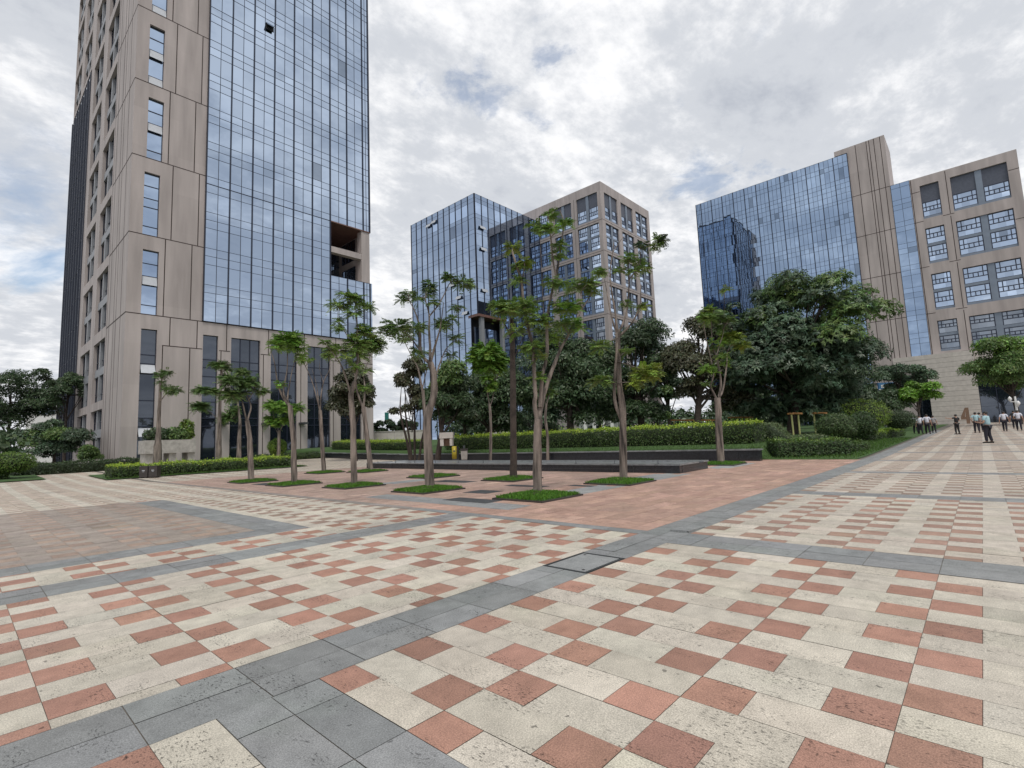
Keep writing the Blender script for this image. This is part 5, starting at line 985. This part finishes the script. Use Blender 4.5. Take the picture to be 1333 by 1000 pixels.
for px, py in ((1314.5, 519.5), (1325.5, 525)):
    c = atu(px, py, 79.7); mb = MB(); lathe(mb, [(.01, -.3), (.12, -.16), (.19, 0), (.12, .16), (.01, .3)], c, 12); part(mb, 'globe', M['white_metal'], r, smooth=True); mb = MB(); tube(mb, [(80, q.y, c.z-.35), (c.x, c.y, c.z-.32)], [.04, .04], 6, 2); part(mb, 'arm', M['white_metal'], r)
# the big numeral
U4 = 104.; T = lambda x, y: atu(1150+x/7.142, 460+y/7.142, U4); g0 = gz(U4, 1.7); vc = T(770, 600).y; r = empty('numeral_sculpture', (U4, vc, g0), 'tall brown freestanding numeral 4 in front of the stone base', 'sculpture')
h = T(770, 505).z-g0; lf = T(722, 610).y-vc; rt = T(800, 610).y-vc; st = T(785, 600).y-vc; mb = MB()
def slab(pts, t=.35):
    mb.hexa([Vector((U4, vc+a, g0+z)) for a, z in pts]+[Vector((U4+t, vc+a, g0+z)) for a, z in pts])
q = .42
slab([(st+q/2, 0), (st-q/2, 0), (st-q/2, h), (st+q/2, h)]); slab([(lf, h*.27), (st+q/2+.002, h*.27), (st+q/2+.002, h*.27+.42), (lf, h*.27+.42)]); slab([(rt, h*.27), (st-q/2-.002, h*.27), (st-q/2-.002, h*.27+.42), (rt, h*.27+.42)])
slab([(lf, h*.27+.424), (lf-.5, h*.27+.424), (st+q/2+.002, h-.55), (st+q/2+.002, h)]); part(mb, 'numeral', M['rust'], r)
mb = MB(); mb.box(U4-.3, U4+.7, vc+rt-.3, vc+lf+.3, g0-.1, g0+.03); part(mb, 'base_plate', M['concrete'], r)
# ------------------------------------------------------------------ people
def skin(name, J, edges, mat, root, sub_lv=1, extra=None):
    me = bpy.data.meshes.new(name); k = list(J); me.from_pydata([J[n][0] for n in k], [(k.index(a), k.index(b)) for a, b in edges], []); o = bpy.data.objects.new(name, me); COL.objects.link(o)
    o.modifiers.new('s', 'SKIN'); sv = me.skin_vertices[0].data
    for i, n in enumerate(k): r_ = J[n][1]; sv[i].radius = r_ if isinstance(r_, tuple) else (r_, r_); sv[i].use_root = (i == 0)
    if sub_lv: o.modifiers.new('u', 'SUBSURF').levels = sub_lv
    dg = bpy.context.evaluated_depsgraph_get(); nm = bpy.data.meshes.new_from_object(o.evaluated_get(dg)); bpy.data.objects.remove(o); bpy.data.meshes.remove(me)
    if extra:
        bm = bmesh.new(); bm.from_mesh(nm); bm.from_mesh(extra); bm.to_mesh(nm); bm.free()
    nm.materials.clear(); nm.materials.append(M[mat]); nm.polygons.foreach_set('use_smooth', np.ones(len(nm.polygons), bool)); o = bpy.data.objects.new(name, nm); COL.objects.link(o); return own(o, root)
def person(px, py, facing, shirt, label, hgt=1.70, arms='walk', stride=.18, trouser='trouser', group='people crossing the plaza', width=1.):
    p = gpix(px, py); s = hgt/1.72; root = empty('person', p, label, 'person', group); ca, sa = math.cos(facing), math.sin(facing)
    def W(x, y, z): return (p.x+s*(y*ca+x*sa), p.y+s*(y*sa-x*ca), p.z+s*z)        # x right, y ahead, z up
    R = lambda r_: r_*s*width
    hand = {'walk': ((-.30, -.06, .80), (.30, .14, .84)), 'phone': ((-.16, .32, 1.14), (.16, .32, 1.14)), 'point': ((-.62, .14, 1.42), (.30, .22, 1.25)), 'hips': ((-.26, .0, .95), (.27, .03, .84)), 'hold': ((-.2, .25, 1.02), (.3, -.02, .82))}[arms]
    elb = {'walk': ((-.27, -.10, 1.08), (.27, -.02, 1.08)), 'phone': ((-.27, .02, 1.10), (.27, .02, 1.10)), 'point': ((-.42, .06, 1.36), (.29, .0, 1.12)), 'hips': ((-.34, -.08, 1.14), (.26, -.03, 1.08)), 'hold': ((-.27, .0, 1.08), (.27, -.04, 1.08))}[arms]
    J = {'pelvis': (W(0, 0, .94), R(.125)), 'waist': (W(0, 0, 1.10), R(.115)), 'chest': (W(0, .01, 1.30), R(.135)), 'neck0': (W(0, 0, 1.45), R(.06)), 'neck': (W(0, .01, 1.52), R(.05)), 'head': (W(0, .02, 1.60), R(.088)), 'crown': (W(0, .02, 1.675), R(.07))}
    E = [('pelvis', 'waist'), ('waist', 'chest'), ('chest', 'neck0'), ('neck0', 'neck'), ('neck', 'head'), ('head', 'crown')]
    ex = MB(); fy = (stride, -stride)
    for i, sd in enumerate((-1, 1)):
        n = str(i); h = hand[i]; e = elb[i]
        J.update({'sh'+n: (W(sd*.19, 0, 1.41), R(.062)), 'el'+n: (W(*e), R(.043)), 'wr'+n: (W(*h), R(.030))})
        d = np.array(h)-np.array(e); d /= np.linalg.norm(d); pal = np.array(h)+d*.085; J['pa'+n] = (W(*pal), (R(.020), R(.036)))
        E += [('neck0', 'sh'+n), ('sh'+n, 'el'+n), ('el'+n, 'wr'+n), ('wr'+n, 'pa'+n)]
        sdv = np.cross(d, np.array([0, 1., 0]) if abs(d[1]) < .8 else np.array([0, 0, 1.])); sdv /= np.linalg.norm(sdv)
        for f in range(4):
            b = pal+sdv*(f-1.5)*.019; L_ = (.062, .075, .07, .055)[f]; c = np.cross(sdv, d); tube(ex, [Vector(W(*b)), Vector(W(*(b+d*L_*.55+c*.008))), Vector(W(*(b+d*L_+c*.03)))], [.0095*s, .009*s, .007*s], 6, 2)
        b = np.array(h)+d*.03+sdv*.03; tube(ex, [Vector(W(*b)), Vector(W(*(b+d*.035+sdv*.025))), Vector(W(*(b+d*.065+sdv*.03)))], [.011*s, .010*s, .008*s], 6, 2)
        y = fy[i]; J.update({'hip'+n: (W(sd*.09, 0, .88), R(.09)), 'kn'+n: (W(sd*.10, y*.45+.03, .49), R(.056)), 'an'+n: (W(sd*.10, y-.02, .09), R(.04)), 'toe'+n: (W(sd*.11, y+.13, .04), R(.035))})
        E += [('pelvis', 'hip'+n), ('hip'+n, 'kn'+n), ('kn'+n, 'an'+n), ('an'+n, 'toe'+n)]
        lathe(ex, [(.004, -.03), (.022, -.02), (.025, .01), (.004, .035)], Vector(W(sd*.085, .01, 1.60)), 8)
    tube(ex, [Vector(W(0, .10, 1.625)), Vector(W(0, .125, 1.585)), Vector(W(0, .10, 1.575))], [.010, .018, .012], 6, 2)
    tmp = ex.build('tmp', M['skin']); em = tmp.data.copy(); bpy.data.objects.remove(tmp)
    skin('body', J, E, 'skin', root, 1, em)
    T_ = {k: J[k] for k in ('pelvis', 'waist', 'chest', 'neck0', 'sh0', 'sh1')}; T_ = {'pelvis': (W(0, 0, .93), R(.158)), 'waist': (W(0, 0, 1.10), R(.15)), 'chest': (W(0, .01, 1.28), R(.168)), 'neck0': (W(0, 0, 1.43), R(.085)), 'sh0': (W(-.19, 0, 1.41), R(.082)), 'sh1': (W(.19, 0, 1.41), R(.082))}
    for i in (0, 1):
        m_ = np.array(J['sh'+str(i)][0])*.35+np.array(J['el'+str(i)][0])*.65; T_['sl'+str(i)] = (tuple(m_), R(.068))
    skin('shirt', T_, [('pelvis', 'waist'), ('waist', 'chest'), ('chest', 'neck0'), ('neck0', 'sh0'), ('neck0', 'sh1'), ('sh0', 'sl0'), ('sh1', 'sl1')], shirt, root)
    T_ = {'pelvis': (W(0, 0, .95), R(.145))}; E2 = []
    for i in ('0', '1'): T_.update({'hip'+i: (J['hip'+i][0], R(.112)), 'kn'+i: (J['kn'+i][0], R(.082)), 'an'+i: (tuple(np.array(J['an'+i][0])+np.array((0, 0, .0))), R(.066))}); E2 += [('pelvis', 'hip'+i), ('hip'+i, 'kn'+i), ('kn'+i, 'an'+i)]
    skin('trousers', T_, E2, trouser, root)
    for i, sd in enumerate((-1, 1)):
        mb = MB(); y = fy[i]; tube(mb, [Vector(W(sd*.10, y-.09, .05)), Vector(W(sd*.10, y+.02, .06)), Vector(W(sd*.11, y+.17, .035))], [.045*s, .05*s, .03*s], 8, 3); part(mb, 'shoe', M['shoe'], root, smooth=True)
    mb = MB(); lathe(mb, [(.095*s, -.02), (.102*s, .03), (.088*s, .085), (.05*s, .115), (.004, .125)], Vector(W(0, -.005, 1.60)), 12); part(mb, 'hair', M['hair'], root, smooth=True)
    mb = MB()
    for sd in (-1, 1): lathe(mb, [(.003, -.008), (.009, 0), (.003, .008)], Vector(W(sd*.032, .098, 1.605)), 6)
    part(mb, 'eyes', M['hair'], root)
    if arms == 'phone':
        mb = MB(); q = np.array((0, .42, 1.16)); mb.hexa([Vector(W(*(q+np.array((x, y, z))))) for z in (-.08, .08) for x, y in ((-.04, -.006), (.04, -.006), (.04, .006), (-.04, .006))]); o = mb.build('phone', M['phone']); tag(o, 'dark phone held up by the man in the pale blue shirt', 'phone')
    return root
person(1288, 577, 1.15, 'sh_blue', 'man in pale blue shirt standing alone, holding a phone before him', 1.74, 'phone', .07, width=1.08)
person(1247, 565.5, .75, 'sh_black', 'person dressed all in black stretching one arm out to the left', 1.62, 'point', .05, trouser='sh_black', width=.95)
person(1272.5, 563.5, .25, 'sh_blue', 'man in pale blue shirt walking off right of the person in black', 1.72, 'hips', .15, width=1.05)
person(1277.5, 562.5, .1, 'sh_grey', 'person in grey half hidden behind the walking man in blue', 1.68, 'walk', .15)
person(1193, 565, .35, 'sh_white', 'man in white shirt at the left of the group walking by the lawn', 1.70, 'walk', .2, group='men walking away together')
person(1199, 565.5, .3, 'sh_white', 'man in white shirt in the middle of the walking group', 1.70, 'walk', .12, group='men walking away together')
person(1208.5, 565, .2, 'sh_white', 'man in white shirt at the right front of the walking group', 1.74, 'hold', .2, group='men walking away together', width=1.05)
person(1216.5, 563.5, .2, 'sh_grey', 'person in grey shirt trailing at the right of the walking group', 1.60, 'walk', .12, group='men walking away together')
person(1309, 561.5, -.1, 'sh_white', 'person in white shirt walking alone near the lamp post', 1.68, 'walk', .2)
person(1322, 558, 0, 'sh_black', 'dark dressed person behind the white shirted man at the edge', 1.70, 'walk', .1)
person(1327.5, 560.5, .1, 'sh_white', 'man in white shirt at the right edge of the view', 1.72, 'hold', .16)
# ------------------------------------------------------------------ sky, sun, camera
SUN_EL, SUN_AZ = math.radians(62), math.radians(234)      # direction towards the sun, measured from +x
w = bpy.data.worlds.new('World'); SC.world = w; w.use_nodes = True; t = w.node_tree; bg = t.nodes['Background']; bg.inputs['Strength'].default_value = .14
sky = N(t, 'ShaderNodeTexSky', sky_type='NISHITA'); sky.sun_disc = False; sky.sun_elevation = SUN_EL; sky.sun_rotation = math.pi/2-SUN_AZ; sky.air_density = 1.2; sky.dust_density = 1.5
tc = N(t, 'ShaderNodeTexCoord'); sp = N(t, 'ShaderNodeSeparateXYZ'); t.links.new(tc.outputs['Generated'], sp.inputs[0])
def mth(op, a, b=None, c=None):
    n = N(t, 'ShaderNodeMath', operation=op)
    for i, x in enumerate((a, b, c)):
        if x is None: continue
        if isinstance(x, (int, float)): n.inputs[i].default_value = x
        else: t.links.new(x, n.inputs[i])
    return n.outputs[0]
zz = mth('ADD', mth('MAXIMUM', sp.outputs['Z'], 0.0), .22); cx = mth('DIVIDE', sp.outputs['X'], zz); cy = mth('DIVIDE', sp.outputs['Y'], zz)
cb = N(t, 'ShaderNodeCombineXYZ'); t.links.new(cx, cb.inputs[0]); t.links.new(cy, cb.inputs[1])
def cn(scale, off, det=8, rough=.58, dist=.3, sy=1.):
    mp = N(t, 'ShaderNodeMapping'); mp.inputs['Location'].default_value = off; mp.inputs['Scale'].default_value = (1, sy, 1); mp.inputs['Rotation'].default_value = (0, 0, .6); t.links.new(cb.outputs[0], mp.inputs[0])
    n = N(t, 'ShaderNodeTexNoise'); n.inputs['Scale'].default_value = scale; n.inputs['Detail'].default_value = det; n.inputs['Roughness'].default_value = rough; n.inputs['Distortion'].default_value = dist; t.links.new(mp.outputs[0], n.inputs['Vector']); return n.outputs['Fac']
def mrange(x, a, b, c, d, smooth=True):
    n = N(t, 'ShaderNodeMapRange'); n.interpolation_type = 'SMOOTHSTEP' if smooth else 'LINEAR'; t.links.new(x, n.inputs[0])
    for i, q in enumerate((a, b, c, d)): n.inputs[i+1].default_value = q
    return n.outputs[0]
cov = mrange(cn(1.05, (3.1, 1.7, 0)), .25, .37, 0, 1); cov = mth('MAXIMUM', cov, mrange(sp.outputs['Z'], .10, .25, 1, 0))
def hole(px, py, r0, r1, sq=1.):                     # a break in the overcast in a fixed direction of the sky
    d = ray(px, py).normalized(); dp = N(t, 'ShaderNodeVectorMath', operation='DISTANCE'); t.links.new(tc.outputs['Generated'], dp.inputs[0]); dp.inputs[1].default_value = d
    ns = mth('MULTIPLY', mth('SUBTRACT', cn(5.5, (px*.01, 2, 0), 10, .65), .5), .42); return mrange(mth('ADD', dp.outputs['Value'], ns), r0, r1, 0, 1)
for hx in ((606, 116, -.02, .05), (958, 222, -.02, .05), (915, 218, -.03, .05), (722, 78, -.03, .035), (50, 262, -.06, .12), (690, 152, -.04, .03)): cov = mth('MULTIPLY', cov, mth('ADD', mth('MULTIPLY', hole(*hx), .55), .45))
b1 = cn(1.35, (1.3, .4, 0), 10, .62, .25); b2 = cn(3.6, (5, 2, 0), 10, .64, .15); b3 = cn(9., (2, 7, 0), 8, .65, .1, 1.6); bright = mth('ADD', mth('ADD', mth('MULTIPLY', b1, .52), mth('MULTIPLY', b2, .30)), mth('MULTIPLY', b3, .18))
ramp = N(t, 'ShaderNodeValToRGB'); ramp.color_ramp.interpolation = 'EASE'; t.links.new(bright, ramp.inputs[0]); e = ramp.color_ramp.elements
e[0].position = .36; e[0].color = (.45, .48, .54, 1); e[1].position = .585; e[1].color = (.95, .95, .96, 1); m_ = e.new(.47); m_.color = (.60, .625, .67, 1)
sc = N(t, 'ShaderNodeVectorMath', operation='SCALE'); t.links.new(ramp.outputs[0], sc.inputs[0]); sc.inputs['Scale'].default_value = 7.25
mx = N(t, 'ShaderNodeMix', data_type='RGBA'); t.links.new(cov, mx.inputs[0]); t.links.new(sky.outputs[0], mx.inputs[6]); t.links.new(sc.outputs[0], mx.inputs[7]); t.links.new(mx.outputs[2], bg.inputs['Color'])
sl = bpy.data.lights.new('Sun', 'SUN'); sl.energy = 1.5; sl.angle = math.radians(16); sl.color = (1, .95, .88); so = bpy.data.objects.new('Sun', sl); COL.objects.link(so)
sd = Vector((math.cos(SUN_EL)*math.cos(SUN_AZ), math.cos(SUN_EL)*math.sin(SUN_AZ), math.sin(SUN_EL))); so.rotation_euler = sd.to_track_quat('Z', 'Y').to_euler(); so.location = sd*300
cam = bpy.data.cameras.new('Camera'); cam.sensor_width = 36; cam.sensor_fit = 'HORIZONTAL'; cam.lens = FPX/1333*36; cam.clip_end = 5000; cam.clip_start = .05
co = bpy.data.objects.new('Camera', cam); COL.objects.link(co); mw = Matrix((RT, UP, -_f)).transposed().to_4x4(); mw.translation = Vector((0, 0, CAM_H)); co.matrix_world = mw; SC.camera = co
SC.view_settings.view_transform = 'Standard'; SC.view_settings.look = 'None'; SC.view_settings.exposure = .12; SC.view_settings.gamma = 1
SC.render.engine = 'CYCLES'; SC.cycles.max_bounces = 6; SC.cycles.diffuse_bounces = 3; SC.cycles.glossy_bounces = 3; SC.cycles.transmission_bounces = 2; SC.cycles.use_denoising = True
